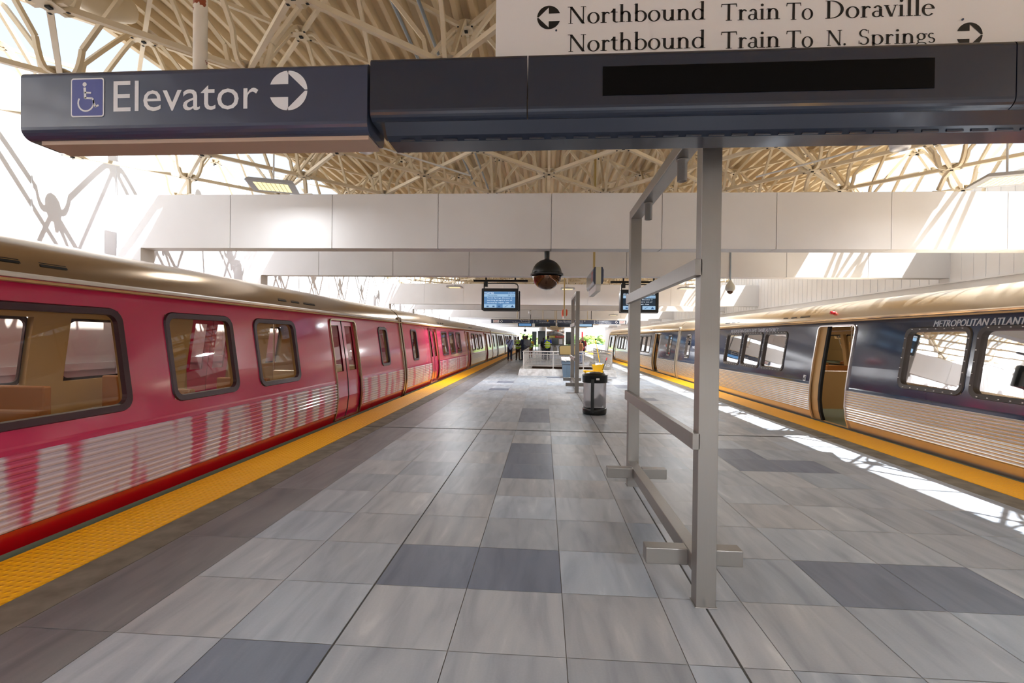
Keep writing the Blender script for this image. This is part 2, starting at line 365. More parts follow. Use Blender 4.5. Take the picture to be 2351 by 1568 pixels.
ft = bpy.data.objects.new('floor_tiles', me); COL.objects.link(ft); ft['kind'] = 'structure'
# brown concrete edge bands and tactile strips
b = MB()
for y0, y1 in ((-8.5, 8.39), (8.45, 22.17), (22.21, ENDY)):
    b.box(-3.25, -2.94, y0, y1, -.03, 0.0); b.box(4.752, 5.07, y0, y1, -.03, 0.0)
struct(b, 'trim_1', BROWNB)
b = MB()
b.box(XL, XR, 8.395, 8.445, -.05, -.004); b.box(XL, XR, 22.17, 22.21, -.05, -.004)
b.box(-1.109, -1.101, -8, 8.39, -.02, -.003); b.box(1.012, 1.022, -8, 20, -.02, -.003)
struct(b, 'trim_2', RUBBER)
for nm, x0, x1, lab in (('tactile_strip', XL+.01, -3.252, 'yellow studded warning strip along the edge beside the pink train'), ('tactile_strip', 5.072, XR-.01, 'yellow studded warning strip along the edge beside the dark blue train')):
    b = MB(); y = -8.5
    while y < ENDY:
        y1 = min(y+1.22, ENDY); b.box(x0, x1, y+.002, y1-.002, -.02, 0.006); y = y1
    tag(b.build(nm, TACT), lab, 'warning strip')
# ground, track beds, walls
b = MB(); b.box(-400, 400, ENDY+1, 700, -3.2, -3.0); b.box(-400, -8.4, -60, ENDY+1, -3.2, -3); b.box(10.2, 400, -60, ENDY+1, -3.2, -3); struct(b, 'floor_ground', GRASS)
b = MB(); b.box(-8.4, XL, -60, 140, -1.35, -1.2); b.box(XR, 10.2, -60, 140, -1.35, -1.2); b.box(-8.4, 10.2, -60, -9, -1.35, -1.2); struct(b, 'floor_track_bed', BALLAST)
BEAMS = [8.0, 11.54, 21.4, 25.3, 35.1, 38.7, 48.6, 52.2, 62.2, 66.0]
b = MB(); b.box(-8.25, -7.9, -16, 70, -1.2, 5.52); b.box(-7.9, -7.82, -16, 70, 1.02, 1.14); b.box(-7.9, -7.82, -16, 70, 2.62, 2.70)
for k in range(60): b.box(-7.9, -7.885, -15+1.45*k, -14.985+1.45*k, -1.2, 5.5)
struct(b, 'wall_left', WALLM)
b = MB(); b.box(9.45, 9.8, -16, 74, -1.2, 5.15); b.box(9.41, 9.45, -16, 74, 3.04, 3.08)
for k in range(300): b.box(9.437, 9.45, -15+0.3*k, -14.98+0.3*k, 3.08, 5.13)
struct(b, 'wall_right', WALLM)
# concrete cross beams
def beam_pt(x, y, z, Y0):
    a = 0.0165; dy = y-Y0; return (x*math.cos(a)-dy*math.sin(a), Y0+x*math.sin(a)+dy*math.cos(a), z)
for i, Y0 in enumerate([-13.3, -5.9, -2.1]+BEAMS):
    b = MB(); cuts = [-7.57, -5.64, -3.76, -1.86, 0.04, 1.97, 3.87, 5.73, 7.6, 9.44]
    if i % 2: cuts = [-7.57, -5.5, -3.68, -1.83, 0.1, 1.94, 3.8, 5.62, 7.42, 9.44]
    for a, c in zip(cuts, cuts[1:]):
        vs_ = [beam_pt(x, y, z, Y0) for z in (3.167, 4.10) for x, y in ((a+.006, Y0), (c-.006, Y0), (c-.006, Y0+.31), (a+.006, Y0+.31))]
        b.add(vs_, [(0,3,2,1),(4,5,6,7),(0,1,5,4),(1,2,6,5),(2,3,7,6),(3,0,4,7)])
        vs_ = [beam_pt(x, y, z, Y0) for z in (3.172, 4.095) for x, y in ((a-.01, Y0+.008), (c+.01, Y0+.008), (c+.01, Y0+.302), (a-.01, Y0+.302))]
        b.add(vs_, [(0,3,2,1),(4,5,6,7),(0,1,5,4),(1,2,6,5),(2,3,7,6),(3,0,4,7)])
    b.box(-7.57, -7.12, Y0-.13, Y0+.17, -1.2, 3.165)
    struct(b, 'trim_%d' % (i+3), BEAMW)
# ------------------------------------------------------------------ roof
P = 2.14; LZ, UZ = 4.45, 5.52
b = MB(); z0 = 5.61; pitch = 0.214; x = -5.65; prof = []
while x < 7.1: prof += [(x, z0), (x+.06, z0), (x+.095, z0+.085), (x+.175, z0+.085)]; x += pitch
prof.append((x, z0)); nseg = [(-15, 13.3), (19.6, 27.4), (33.5, 41), (47, 54.6), (60.5, 68)]
for y0, y1 in ((-15, 70),):
    V_ = [(px, yy, pz) for yy in (y0, y1) for px, pz in prof]; n = len(prof)
    b.add(V_, [(k, k+1, n+k+1, n+k) for k in range(n-1)])
    V_ = [(px, yy, pz+.02) for yy in (y0, y1) for px, pz in prof]
    b.add(V_, [(k+1, k, n+k, n+k+1) for k in range(n-1)])
b.box(-5.70, -5.63, -15, 70, 5.56, 5.74); b.box(7.17, 7.24, -15, 70, 5.56, 5.74)
struct(b, 'ceiling', DECK)
# space frame
sf = empty('space_frame', (1.1, 8.0, LZ), 'cream steel space frame roof carried over the concrete cross beams', 'roof truss')
LOW, UPN = {}, {}
for ia in range(-16, 18):
    for ib in range(-16, 26):
        X_ = 0.05+P/2*ia; Y_ = 8.03+P/2*ib
        if not (-8.0 < X_ < 9.3 and -7 < Y_ < 34): continue
        if (ia+ib) % 2 == 0: LOW[(ia, ib)] = (X_, Y_)
        elif X_ > -7.7: UPN[(ia, ib)] = (X_, Y_)
lower = list(LOW.values()); upper = list(UPN.values())
def near(p): return (Vector((p[0], p[1], 4.5))-EYE).length if p[1] > 0.5 else 500-p[1]
def grid_members(D, z):
    return [((p[0], p[1], z), (D[(k[0]+s, k[1]+1)][0], D[(k[0]+s, k[1]+1)][1], z)) for k, p in D.items() for s in (-1, 1) if (k[0]+s, k[1]+1) in D]
lc = grid_members(LOW, LZ); uc = grid_members(UPN, UZ)
dg = []
for k, p in UPN.items():
    for d in ((1, 0), (-1, 0), (0, 1), (0, -1)):
        q = LOW.get((k[0]+d[0], k[1]+d[1]))
        if q: dg.append(((p[0], p[1], UZ), (q[0], q[1], LZ)))
def mid(s): return ((s[0][0]+s[1][0])/2, (s[0][1]+s[1][1])/2)
def member(bm, s, kind):
    a, c = Vector(s[0]), Vector(s[1])
    if kind == 'd':
        h = Vector((c.x-a.x, c.y-a.y, 0)).normalized(); d = c-a
        pts = [a+h*.05, a+h*.15, a+h*.19+Vector((0,0,-.03)), a+d*.24+Vector((0,0,-.02)), c-d*.24+Vector((0,0,.02)), c-h*.19+Vector((0,0,.03)), c-h*.15, c-h*.05]
        sm_ = [pts[0], pts[1]]
        for q in range(1, 5): t = q/5; sm_.append(pts[1]*(1-t)**2+(a+h*.22+Vector((0, 0, -.03)))*2*t*(1-t)+pts[4]*t*t)
        sm_ += [pts[4]+(pts[5]-pts[4])*.0, pts[4]+(pts[3]-pts[4])*0+(c-d*.24-pts[4])*.02, c-d*.24+Vector((0, 0, .02))]
        e0 = c-d*.24+Vector((0, 0, .02)); e1 = c-h*.15
        for q in range(1, 5): t = q/5; sm_.append(e0*(1-t)**2+(c-h*.22+Vector((0, 0, .03)))*2*t*(1-t)+e1*t*t)
        bm.sweep(sm_+[e1, c-h*.05], 0.042, 0.042)
    else:
        d = (c-a).normalized(); bm.sweep([a+d*.06, c-d*.06], 0.046, 0.052 if kind == 'l' else 0.046)
for nm, L_, kd in (('lower_chord', lc, 'l'), ('upper_chord', uc, 'u'), ('diagonal_strut', dg, 'd')):
    L_.sort(key=lambda s: near(mid(s)))
    for s in L_[:99]:
        bm = MB(); member(bm, s, kd); bm.build(nm, CREAM, sf)
    bm = MB()
    for s in L_[99:]: member(bm, s, kd)
    tag(bm.build(nm, CREAM, sf), kind='stuff')
def plate(bm, x, y, z, up):
    bm.mat(0); bm.box(x-.085, x+.085, y-.085, y+.085, z-.028 if not up else z-.026, z-.02 if not up else z-.018)
    bm.lathe([(0, 0), (.13, 0), (.13, .012), (0, .012)], (x, y, z+(.032 if not up else .03)), 12); bm.mat(1); bm.box(x-.02, x+.02, y-.02, y+.02, z-.045, z-.028)
    for sx, sy in ((1,1),(1,-1),(-1,1),(-1,-1)): bm.box(x+sx*.085-.012, x+sx*.085+.012, y+sy*.085-.012, y+sy*.085+.012, z-.031, z-.027)
nodes = sorted([(x, y, LZ, False) for x, y in lower]+[(x, y, UZ, True) for x, y in upper], key=lambda q: near(q))
for q in nodes[:99]:
    bm = MB(); plate(bm, *q); bm.build('node_plate', [CREAM, BLACKM], sf)
bm = MB()
for q in nodes[99:]: plate(bm, *q)
tag(bm.build('node_plate', [CREAM, BLACKM], sf), kind='stuff')
# bent legs from the lower chord down to the beams
for Y0 in (8.0, 11.54, 21.4, 25.3):
    row = min({round(y, 2) for x, y in lower}, key=lambda v: abs(v-(Y0+.2)))
    for x, y in [q for q in lower if abs(q[1]-row) < .03]:
        t = (x, Y0+.16+x*.0165, 4.13); bm = MB()
        bm.sweep([(x, y, LZ-.03), (x, y+(t[1]-y)*.5, LZ-.1), (x, t[1], 4.17)], .05, .05); bm.box(x-.16, x+.16, t[1]-.1, t[1]+.1, 4.10, 4.13)
        bm.build('support_leg', CREAM, sf)
# purlins under the deck
bm = MB()
for y in (-4.9, 1.5, 7.9, 14.3, 20.7, 27.1): bm.box(-5.63, 7.17, y, y+.06, 5.545, 5.607)
bm.build('purlin', CREAM, sf)
# roof services: conduits and ducts
def pipe(name, pts, r, mt, lab, cat, n=10, group=None):
    bm = MB(); bm.tube(pts, r, n); return tag(bm.build(name, mt), lab, cat, group)
pipe('conduit', [(-1.75, -4, 5.42), (-1.75, 30, 5.42)], .022, CONDUIT, 'thin galvanised pipe under the roof deck, the left one of the pair', 'pipe')
pipe('conduit', [(-1.45, -4, 5.42), (-1.45, 30, 5.42)], .022, CONDUIT, 'thin galvanised pipe under the roof deck, the right one of the pair', 'pipe')
pipe('roof_duct', [(2.62, -4, 5.22), (2.62, 32, 5.22)], .12, CREAM, 'thick cream round pipe running along under the roof right of the tall steel post', 'pipe', 16)
pipe('roof_duct', [(-5.0, -4, 5.3), (-5.0, 5.0, 5.3), (-5.0, 5.3, 5.5)], .15, CREAM, 'fat cream pipe end at the upper left corner above the elevator sign', 'pipe', 16)

# ================================================================== STEEL FRAMES ON THE PLATFORM
def stand(y0, y1, lab, cyl=True, sides=None):
    r = empty('steel_frame', (1.015, (y0+y1)/2, 0), lab, 'steel frame', 'freestanding brushed steel frames')
    X0, X1 = .955, 1.075
    for nm, ya in (('post', y0), ('post', y1)):
        bm = MB(); bm.box(X0, X1, ya, ya+.10, 0, 3.0 if ya != y0 else 3.1); bm.box(X0-.008, X1+.008, ya-.008, ya+.108, 0, .006); bm.build(nm, STEEL, r, bevel=.006)
    bm = MB(); bm.box(X0, X1, y0+.10, y1+.10, 3.0, 3.1); bm.build('top_rail', STEEL, r, bevel=.006)
    for z in (2.05, .975):
        bm = MB(); bm.box(X0-.035, X0+.01, y0+.0, y1+.06, z, z+.10); bm.box(X0-.035, X0+.02, y1-.0, y1+.004, z-.003, z+.103); bm.build('cross_rail', STEEL, r, bevel=.004)
    bm = MB(); bm.box(X0+.0, X1-.025, y0+.10, y1, .18, .285); bm.build('bottom_rail', STEEL, r, bevel=.005)
    for ya in (y0+.17, y1-.31):
        bm = MB(); bm.box(.685, X0-.0, ya, ya+.10, .18, .285); bm.box(X1-.02, 1.305, ya, ya+.10, .18, .285); bm.build('foot_bar', STEEL, r, bevel=.005)
    for q in ((y0+.64), (y0+1.78)):
        bm = MB(); c = (1.015, q, 0)
        bm.lathe([(0, 3.0), (.042, 3.0), (.042, 2.985), (.036, 2.985), (.036, 2.835), (.030, 2.835), (.028, 2.86), (0, 2.86)], c, 20); bm.build('spotlight', STEEL, r)
    return r
stand(2.97, 5.36, 'tall brushed steel frame in the foreground with two crossbar feet')
stand(14.48, 16.87, 'smaller looking brushed steel frame in the middle distance beside the clear bag litter bin')

# ================================================================== OVERHEAD SIGNS, FOREGROUND
def bar(bm, x0, x1, y0, z0, z1, dep, r=0.06, rb=None):
    """sign body running across: rounded section extruded along x; front at y0"""
    rb = rb or r; pr = []
    def arc(cy, cz, rr, a, b_, n=6):
        return [(cy+rr*math.cos(a+(b_-a)*k/n), cz+rr*math.sin(a+(b_-a)*k/n)) for k in range(n+1)]
    h = math.pi/2
    pr += arc(y0+rb, z0+rb, rb, math.pi, 1.5*math.pi); pr += arc(y0+dep-rb, z0+rb, rb, 1.5*math.pi, 2*math.pi)
    pr += arc(y0+dep-r, z1-r, r, 0, h); pr += arc(y0+r, z1-r, r, h, math.pi)
    bm.prism(pr, lambda u, v, d: (d, u, v), x0, x1)
UX, UZv = (1, 0, 0), (0, 0, 1)
es = empty('elevator_sign', (-1.9, 2.55, 2.72), 'dark blue hanging sign reading Elevator with a wheelchair symbol and round arrow', 'sign')
bm = MB(); bar(bm, -2.93, -.95, 2.45, 2.735, 3.105, .27, .035, .06); bm.build('sign_box', NAVY, es)
bm = MB(); bm.box(-2.86, -.96, 2.50, 2.67, 2.715, 2.745); bm.build('underside_panel', SOFFIT, es)
bm = MB()
yf = 2.4485
V_ = []
def rrect(bm, x0, x1, z0, z1, r, y, y1=None):
    pts = []
    for cx, cz, a in ((x1-r, z0+r, -90), (x1-r, z1-r, 0), (x0+r, z1-r, 90), (x0+r, z0+r, 180)):
        for k in range(6): t = math.radians(a+18*k); pts.append((cx+r*math.cos(t), cz+r*math.sin(t)))
    bm.prism(pts, lambda u, v, d: (u, d, v), y, y1 if y1 is not None else y+.002)
rrect(bm, -2.626, -2.432, 2.843, 3.056, .014, 2.4465); bm.mat(1); rrect(bm, -2.619, -2.439, 2.850, 3.049, .010, 2.4455, 2.4470)
bm.mat(0); cx, cz = -2.532, 2.94
for k in range(14):
    a0, a1 = math.radians(148+k*16.5), math.radians(148+(k+1)*16.5)
    q = [(cx-.004+rr*math.cos(a), 2.4445, cz-.020+rr*math.sin(a)) for rr, a in ((.050, a0), (.050, a1), (.041, a1), (.041, a0))]; bm.add(q, [(0,1,2,3)])
bm.prism([(cx-.012+.012*math.cos(t), cz+.081+.012*math.sin(t)) for t in [math.pi*k/6 for k in range(12)]], lambda u, v, d: (u, d, v), 2.4445, 2.4455)
for (p, q, ww) in (((-.012, .064), (-.008, .004), .014), ((-.012, .036), (.026, .034), .009), ((-.012, .006), (.034, .003), .010), ((.034, .005), (.052, -.044), .010), ((.050, -.043), (.070, -.034), .010)):
    bm.sweep([(cx+p[0], 2.445, cz+p[1]), (cx+q[0], 2.445, cz+q[1])], ww, .001, up=(0, 1, 0))
bm.build('wheelchair_symbol', [LETTER, ADA], es, label='white wheelchair symbol on a blue square')
bm = MB(); put_text(bm, 'Elevator', (-2.378, yf, 2.868), (1, 0, .0), (0, 0, 1), .828, .168); bm.build('lettering', LETTER, es, label='white word Elevator')
bm = MB(); disc_arrow(bm, (-1.383, yf, 2.962), .106, UX, UZv, 0); bm.build('arrow_symbol', LETTER, es, label='white round arrow pointing right')

ds = empty('display_sign', (.9, 2.6, 2.72), 'long dark display sign with a blank black screen across the top of the view', 'sign')
bm = MB(); bar(bm, -.935, -.104, 2.45, 2.80, 3.125, .32, .03, .05); bar(bm, -.098, 2.262, 2.45, 2.80, 3.125, .32, .03, .05); bar(bm, 2.268, 3.0, 2.45, 2.80, 3.125, .32, .03, .05); bm.build('sign_box', NAVYD, ds)
bm = MB(); bm.prism([(2.49, 2.802), (2.53, 2.745), (2.57, 2.728), (2.72, 2.728), (2.74, 2.80)], lambda u, v, d: (d, u, v), -.87, 2.98)
for k in range(30): bm.box(-.8+.118*k, -.72+.118*k, 2.55, 2.56, 2.727, 2.735)
bm.build('lower_tray', NAVYD, ds)
bm = MB(); bm.box(.284, 1.888, 2.446, 2.46, 2.896, 3.043); bm.build('screen', SCREEN, ds, label='blank black display screen')

# ---- a small roman alphabet with serifs for the direction board
def glyphs(bm, s, o, cap, widthfit=None):
    """text in a roman face; o = baseline start (x,y,z), cap = capital height"""
    T, t, sh, sw = .135, .045, .035, .085
    segs = []
    def R(x0, y0, x1, y1): segs.append([(x0, y0), (x1, y0), (x1, y1), (x0, y1)])
    def L(x0, y0, x1, y1, wd): segs.append([(x0-wd/2, y0), (x0+wd/2, y0), (x1+wd/2, y1), (x1-wd/2, y1)])
    def A(cx, cy, rx, ry, a0, a1, wx, wy, n=16):
        for k in range(n):
            a, c = math.radians(a0+(a1-a0)*k/n), math.radians(a0+(a1-a0)*(k+1)/n)
            segs.append([(cx+rx*math.cos(a), cy+ry*math.sin(a)), (cx+rx*math.cos(c), cy+ry*math.sin(c)), (cx+(rx-wx)*math.cos(c), cy+(ry-wy)*math.sin(c)), (cx+(rx-wx)*math.cos(a), cy+(ry-wy)*math.sin(a))])
    def stem(x, y0, y1, foot=True, flag=True, wd=T):
        R(x, y0, x+wd, y1)
        if foot: R(x-sw, y0, x+wd+sw, y0+sh)
        if flag: segs.append([(x-sw, y1-.07), (x+.02, y1-.04), (x+.02, y1), (x, y1)])
    adv = 0
    def put(ch):
        X = .66
        if ch == 'N': stem(.13, 0, 1, True, False, .055); R(.0, .965, .2, 1); L(.16, 1, .80, 0, .15); R(.765, 0, .82, 1); R(.66, .965, .92, 1); return .98
        if ch == 'T': stem(.33, 0, 1, True, False); R(.02, .945, .78, 1); segs.append([(.0, .80), (.035, .80), (.06, .95), (.02, 1)]); segs.append([(.765, .80), (.80, .80), (.78, 1), (.74, .95)]); return .82
        if ch == 'D': stem(.12, 0, 1, True, False); R(.03, .965, .3, 1); A(.3, .5, .56, .5, -90, 90, .14, .045); return .93
        if ch == 'S': A(.30, .75, .25, .26, 40, 270, .10, .05); A(.30, .26, .27, .27, -150, 90, .11, .05); R(.5, .72, .53, .95); R(.03, .06, .06, .28); return .62
        if ch == 'o': A(.32, .31, .31, .335, 0, 360, .13, .045, 28); return .66
        if ch == 'r': stem(.1, 0, .64); A(.34, .44, .16, .2, 30, 170, .07, .09, 8); return .50
        if ch == 't': R(.12, .12, .12+T, .80); R(.0, .58, .36, .62); A(.31, .16, .19, .175, 180, 300, .13, .05, 8); segs.append([(.0, .60), (.12, .60), (.2, .80), (.14, .76)]); return .40
        if ch in 'hn':
            stem(.1, 0, 1.05 if ch == 'h' else .64); A(.36, .40, .25, .255, 0, 170, .13, .06, 10); stem(.48, 0, .42, True, False); return .75
        if ch == 'u': R(.1, .2, .1+T, .64); R(.02, .60, .12, .64); stem(.49, 0, .64, False, True); R(.49, 0, .70, sh); A(.34, .24, .24, .26, 180, 350, .13, .055, 10); return .73
        if ch == 'b': stem(.08, .02, 1.05, False); A(.34, .31, .33, .335, -150, 150, .13, .045, 22); return .70
        if ch == 'd': stem(.47, 0, 1.05, False); R(.5, 0, .68, sh); A(.33, .31, .31, .335, 30, 330, .13, .045, 22); return .72
        if ch == 'a': R(.34, .06, .34+T, .46); A(.28, .44, .2, .21, 10, 160, .12, .06, 10); A(.24, .17, .22, .18, 60, 330, .11, .045, 14); A(.52, .09, .09, .1, 180, 300, .06, .05, 5); return .56
        if ch == 'i': stem(.1, 0, .64); A(.165, .86, .08, .08, 0, 360, .08, .08, 12); return .35
        if ch == 'l': stem(.1, 0, 1.05); return .35
        if ch == 'v': L(.10, .64, .33, 0, .13); L(.52, .64, .34, 0, .05); R(-.01, .605, .23, .64); R(.42, .605, .62, .64); return .60
        if ch == 'e': A(.30, .31, .29, .335, 12, 320, .13, .045, 22); R(.12, .36, .57, .40); return .60
        if ch == 'p': stem(.1, -.28, .64); A(.36, .31, .32, .335, -150, 150, .13, .045, 22); return .72
        if ch == 's': A(.2, .47, .17, .175, 40, 265, .08, .05, 12); A(.21, .17, .19, .18, -150, 95, .09, .05, 12); return .44
        if ch == 'g': A(.27, .42, .23, .225, 0, 360, .11, .045, 20); A(.28, -.1, .28, .18, 0, 360, .08, .05, 20); R(.42, .55, .58, .60); A(.2, .14, .12, .1, 90, 240, .05, .05, 6); return .58
        if ch == '.': A(.1, .06, .075, .075, 0, 360, .075, .075, 10); return .3
        return .42
    for ch in s:
        n0 = len(segs); a = put(ch)
        for q in range(n0, len(segs)): segs[q] = [(u+adv, v) for u, v in segs[q]]
        adv += a
    k = cap if widthfit is None else widthfit/adv
    for q in segs: bm.add([(o[0]+u*k, o[1], o[2]+v*cap) for u, v in q], [(0, 1, 2, 3)])
    return adv*k
ws = empty('direction_board', (.9, 2.72, 3.1), 'white board lettered Northbound Train To Doraville and N. Springs above the dark display sign', 'sign')
bm = MB(); bm.box(-.305, 2.80, 2.775, 2.815, 3.08, 3.75); bm.build('board', WHITE, ws, bevel=.004)
def wb(x, y): p = at(x, y, 2.773); return p
for s_, xa, xb, yb, ht in (('Northbound', 1303, 1621, 55, .099), ('Train', 1655, 1793, 48, .096), ('To', 1805, 1868, 46, .096), ('Doraville', 1893, 2147, 43, .100), ('Northbound', 1303, 1621, 119, .099), ('Train', 1655, 1793, 112, .096), ('To', 1805, 1868, 110, .096), ('N.', 1897, 1947, 105, .086), ('Springs', 1970, 2149, 103, .086)):
    p, q = wb(xa, yb), wb(xb, yb); bm = MB(); glyphs(bm, s_, (p.x, 2.773, p.z), ht, q.x-p.x); bm.build('lettering', INK, ws, label='black word '+s_.replace('.', ''))
for px_, py_, an in ((1260, 40, math.pi), (2226, 80, 0)):
    p = wb(px_, py_); bm = MB(); disc_arrow(bm, (p.x, 2.773, p.z), .068, UX, UZv, an); bm.build('arrow_symbol', INK, ws, label='black round arrow pointing '+('left' if an else 'right'))
bm = MB()
for px_, py_ in ((1277, 70), (2210, 45)): p = wb(px_, py_); bm.blob((p.x, 2.772, p.z), .006)
bm.build('bolt', NAVY, ws)
# hanging pipe that carries the elevator sign
pp = empty('hanger_pipe', (-1.995, 2.6, 3.1), 'cream hanging pipe with rust patches above the elevator sign', 'pipe')
bm = MB(); bm.tube([(-1.995, 2.6, 3.10), (-1.995, 2.6, 4.95)], .036, 20); bm.build('pipe', PIPE, pp)
bm = MB(); bm.lathe([(.05, 0), (.05, .02), (.036, .02)], (-1.995, 2.6, 3.105), 20); bm.build('collar', CREAM, pp)
for x_, lab in ((.2, 'left cream hanger rod holding the long display sign'), (2.5, 'right cream hanger rod holding the long display sign')):
    bm = MB(); bm.tube([(x_, 2.836, 3.09), (x_, 2.836, 4.9)], .02, 10); tag(bm.build('hanger_rod', CREAM), lab, 'rod')

# ================================================================== TRAINS
PROF = [(-.95, .16), (-.25, .12), (0.0, .085), (.16, .03), (.45, 0.0), (.75, .015), (1.2, .07), (2.0, .19), (2.08, .205), (2.11, .20)]
def inset(z):
    for (a, p), (c, q) in zip(PROF, PROF[1:]):
        if z <= c: return p+(q-p)*(z-a)/(c-a)
    return PROF[-1][1]
ROOF = [(2.11, .20), (2.17, .215), (2.26, .26), (2.35, .34), (2.42, .45), (2.47, .62), (2.51, .90), (2.53, 1.2), (2.535, 1.575)]
CW = 3.15
def car(XB, s, y0, L, mats, doors, wins, ends, lab, cat='train car', group=None, openers=(), text=True, detail=True, split=None, ribs=13):
    """XB = widest plane towards the platform, s=+1: body lies to +X"""
    up, rb, sk, rf = mats
    root = empty('train_car', (XB+s*CW/2, y0+L/2, 0), lab, cat, group)
    def S(y, z, off=0.0, far=False): i = inset(z)-off; return (XB+s*(CW-i if far else i), y, z)
    DZ0, DZ1, WZ0, WZ1 = .02, 1.97, .95, 1.86
    dops = [(y0+d-.6, y0+d+.6, DZ0, DZ1) for d in doors]
    wops = [(y0+a, y0+c, WZ0, WZ1) for a, c in wins+ends]
    ops = dops+wops
    ys = sorted({y0+.06, y0+L-.06} | {v for o in ops for v in o[:2]})
    ribz = []
    n = ribs; rz0, rz1 = .17, .74; st = (rz1-rz0)/n
    for k in range(n): a = rz0+k*st; ribz += [(a, -.004), (a+st*.22, .012), (a+st*.48, .017), (a+st*.72, .012), (a+st*.84, -.004)]
    ribz.append((rz1, 0))
    def sheet(bm, far, zlist, which, off0=0.0, ysplit=None):
        for ya, yb in zip(ys, ys[1:]):
            if ysplit and (ya+yb)/2 < ysplit[0]: continue
            if ysplit and (ya+yb)/2 > ysplit[1]: continue
            ym = (ya+yb)/2
            for (za, oa), (zb, ob) in zip(zlist, zlist[1:]):
                zm = (za+zb)/2
                if any(o[0] < ym < o[1] and o[2] < zm < o[3] for o in ops): continue
                bm.add([S(ya, za, oa+off0, far), S(yb, za, oa+off0, far), S(yb, zb, ob+off0, far), S(ya, zb, ob+off0, far)], [(0, 1, 2, 3)])
    lowz = [(-.95, 0), (-.25, 0), (0.0, 0), (.02, 0), (.17, 0)]
    upz = [(.74, 0), (.78, .004), (.80, 0), (.95, 0), (1.2, 0), (1.53, 0), (1.86, 0), (1.97, 0), (2.08, 0)]
    if split:
        for m_, rng_ in ((sk, (-99, split)), (SILVER, (split, 999))):
            bm = MB(); sheet(bm, False, lowz, 0, ysplit=rng_); bm.build('skirt', m_, root)
        for m_, rng_ in ((rb, (-99, split)), (SILVER, (split, 999))):
            bm = MB(); sheet(bm, False, ribz, 0, ysplit=rng_); bm.build('ribbed_panel', m_, root)
    else:
        bm = MB(); sheet(bm, False, lowz, 0); bm.build('skirt', sk, root)
        bm = MB(); sheet(bm, False, ribz, 0); bm.build('ribbed_panel', rb, root)
    bm = MB(); sheet(bm, False, upz, 0); bm.build('side_panel', up, root)
    # far side, inner linings, floor, ceiling
    bm = MB(); sheet(bm, True, [(-.95, 0), (-.25, 0), (0, 0), (.45, 0), (.75, 0), (.95, 0), (1.2, 0), (1.86, 0), (1.97, 0), (2.08, 0)], 0); bm.build('far_side_panel', up, root)
    bm = MB(); inner = [(.03, -.09), (.45, -.09), (.95, -.09), (1.2, -.09), (1.86, -.09), (1.97, -.09), (2.05, -.09)]
    sheet(bm, False, inner, 0); sheet(bm, True, inner, 0)
    for o in wops+dops:          # reveals of the openings
        for far in (False, True):
            for ya in o[:2]:
                for za, zb in ((o[2], (o[2]+o[3])/2), ((o[2]+o[3])/2, o[3])): bm.add([S(ya, za, 0, far), S(ya, zb, 0, far), S(ya, zb, -.09, far), S(ya, za, -.09, far)], [(0, 1, 2, 3)])
            for za in (o[2:]): bm.add([S(o[0], za, 0, far), S(o[1], za, 0, far), S(o[1], za, -.09, far), S(o[0], za, -.09, far)], [(0, 1, 2, 3)])
    bm.box(min(XB+s*.1, XB+s*(CW-.1)), max(XB+s*.1, XB+s*(CW-.1)), y0+.08, y0+L-.08, 2.04, 2.06); bm.build('inner_lining', TIMBERY, root)
    bm = MB(); bm.box(XB+s*CW/2-.12, XB+s*CW/2+.12, y0+.5, y0+L-.5, 2.025, 2.04); bm.build('cabin_light', INLIGHT, root)
    bm = MB(); bm.box(min(XB+s*.085, XB+s*(CW-.085)), max(XB+s*.085, XB+s*(CW-.085)), y0+.06, y0+L-.06, -.10, .015); bm.build('cabin_floor', TFLOOR, root)
    # roof
    R = [(i, z) for z, i in ROOF]+[(CW-i, z) for z, i in reversed(ROOF[:-1])]
    bm = MB(); bm.smooth = True; V_ = []
    yy = [y0+.05, y0+L-.05]
    for y in yy: V_ += [(XB+s*i, y, z) for i, z in R]
    n = len(R); bm.add(V_, [(k, k+1, n+k+1, n+k) for k in range(n-1)]); bm.smooth = False
    bm.add(V_[:n], [tuple(range(n))]); bm.add(V_[n:], [tuple(range(n))]); bm.build('roof', rf, root)
    bm = MB()
    for far in (False, True):
        bm.add([S(y, z, o, far) for y in (y0+.05, y0+L-.05) for z, o in ((2.075, 0), (2.08, .022), (2.105, .022), (2.12, 0))], [(0, 1, 5, 4), (1, 2, 6, 5), (2, 3, 7, 6)])
    bm.build('drip_rail', WHITE if rf is LROOF else CHAMP, root)
    # end walls with trim posts, bellows
    for e, yy_ in ((0, y0+.06), (1, y0+L-.06)):
        bm = MB(); zs = [-.95, -.25, 0, .16, .45, .75, 1.2, 2.0, 2.11]; N_ = len(zs)
        V_ = [S(yy_, z) for z in zs]+[S(yy_, z, 0, True) for z in zs]
        bm.add(V_, [(k, k+1, N_+k+1, N_+k) for k in range(N_-1)]); bm.build('end_wall', up, root)
        bm = MB(); bm.sweep([S(yy_+(.03 if e == 0 else -.03), z, .012) for z in zs[1:]]+[S(yy_, 2.2, .0)], .085, .05, up=(s, 0, 0)); bm.build('end_trim', rf, root)
    bm = MB(); bm.box(min(XB+s*.35, XB+s*(CW-.35)), max(XB+s*.35, XB+s*(CW-.35)), y0+L-.05, y0+L-.002, -.4, 2.1); bm.build('bellows', BLACKM, root)
    # windows
    def rr(ya, yb, za, zb, r, off, far, n=5):
        pts = []
        for cy, cz, a in ((yb-r, za+r, -90), (yb-r, zb-r, 0), (ya+r, zb-r, 90), (ya+r, za+r, 180)):
            for k in range(n+1): t = math.radians(a+90*k/n); pts.append(S(cy+r*math.cos(t), cz+r*math.sin(t), off, far))
        return pts
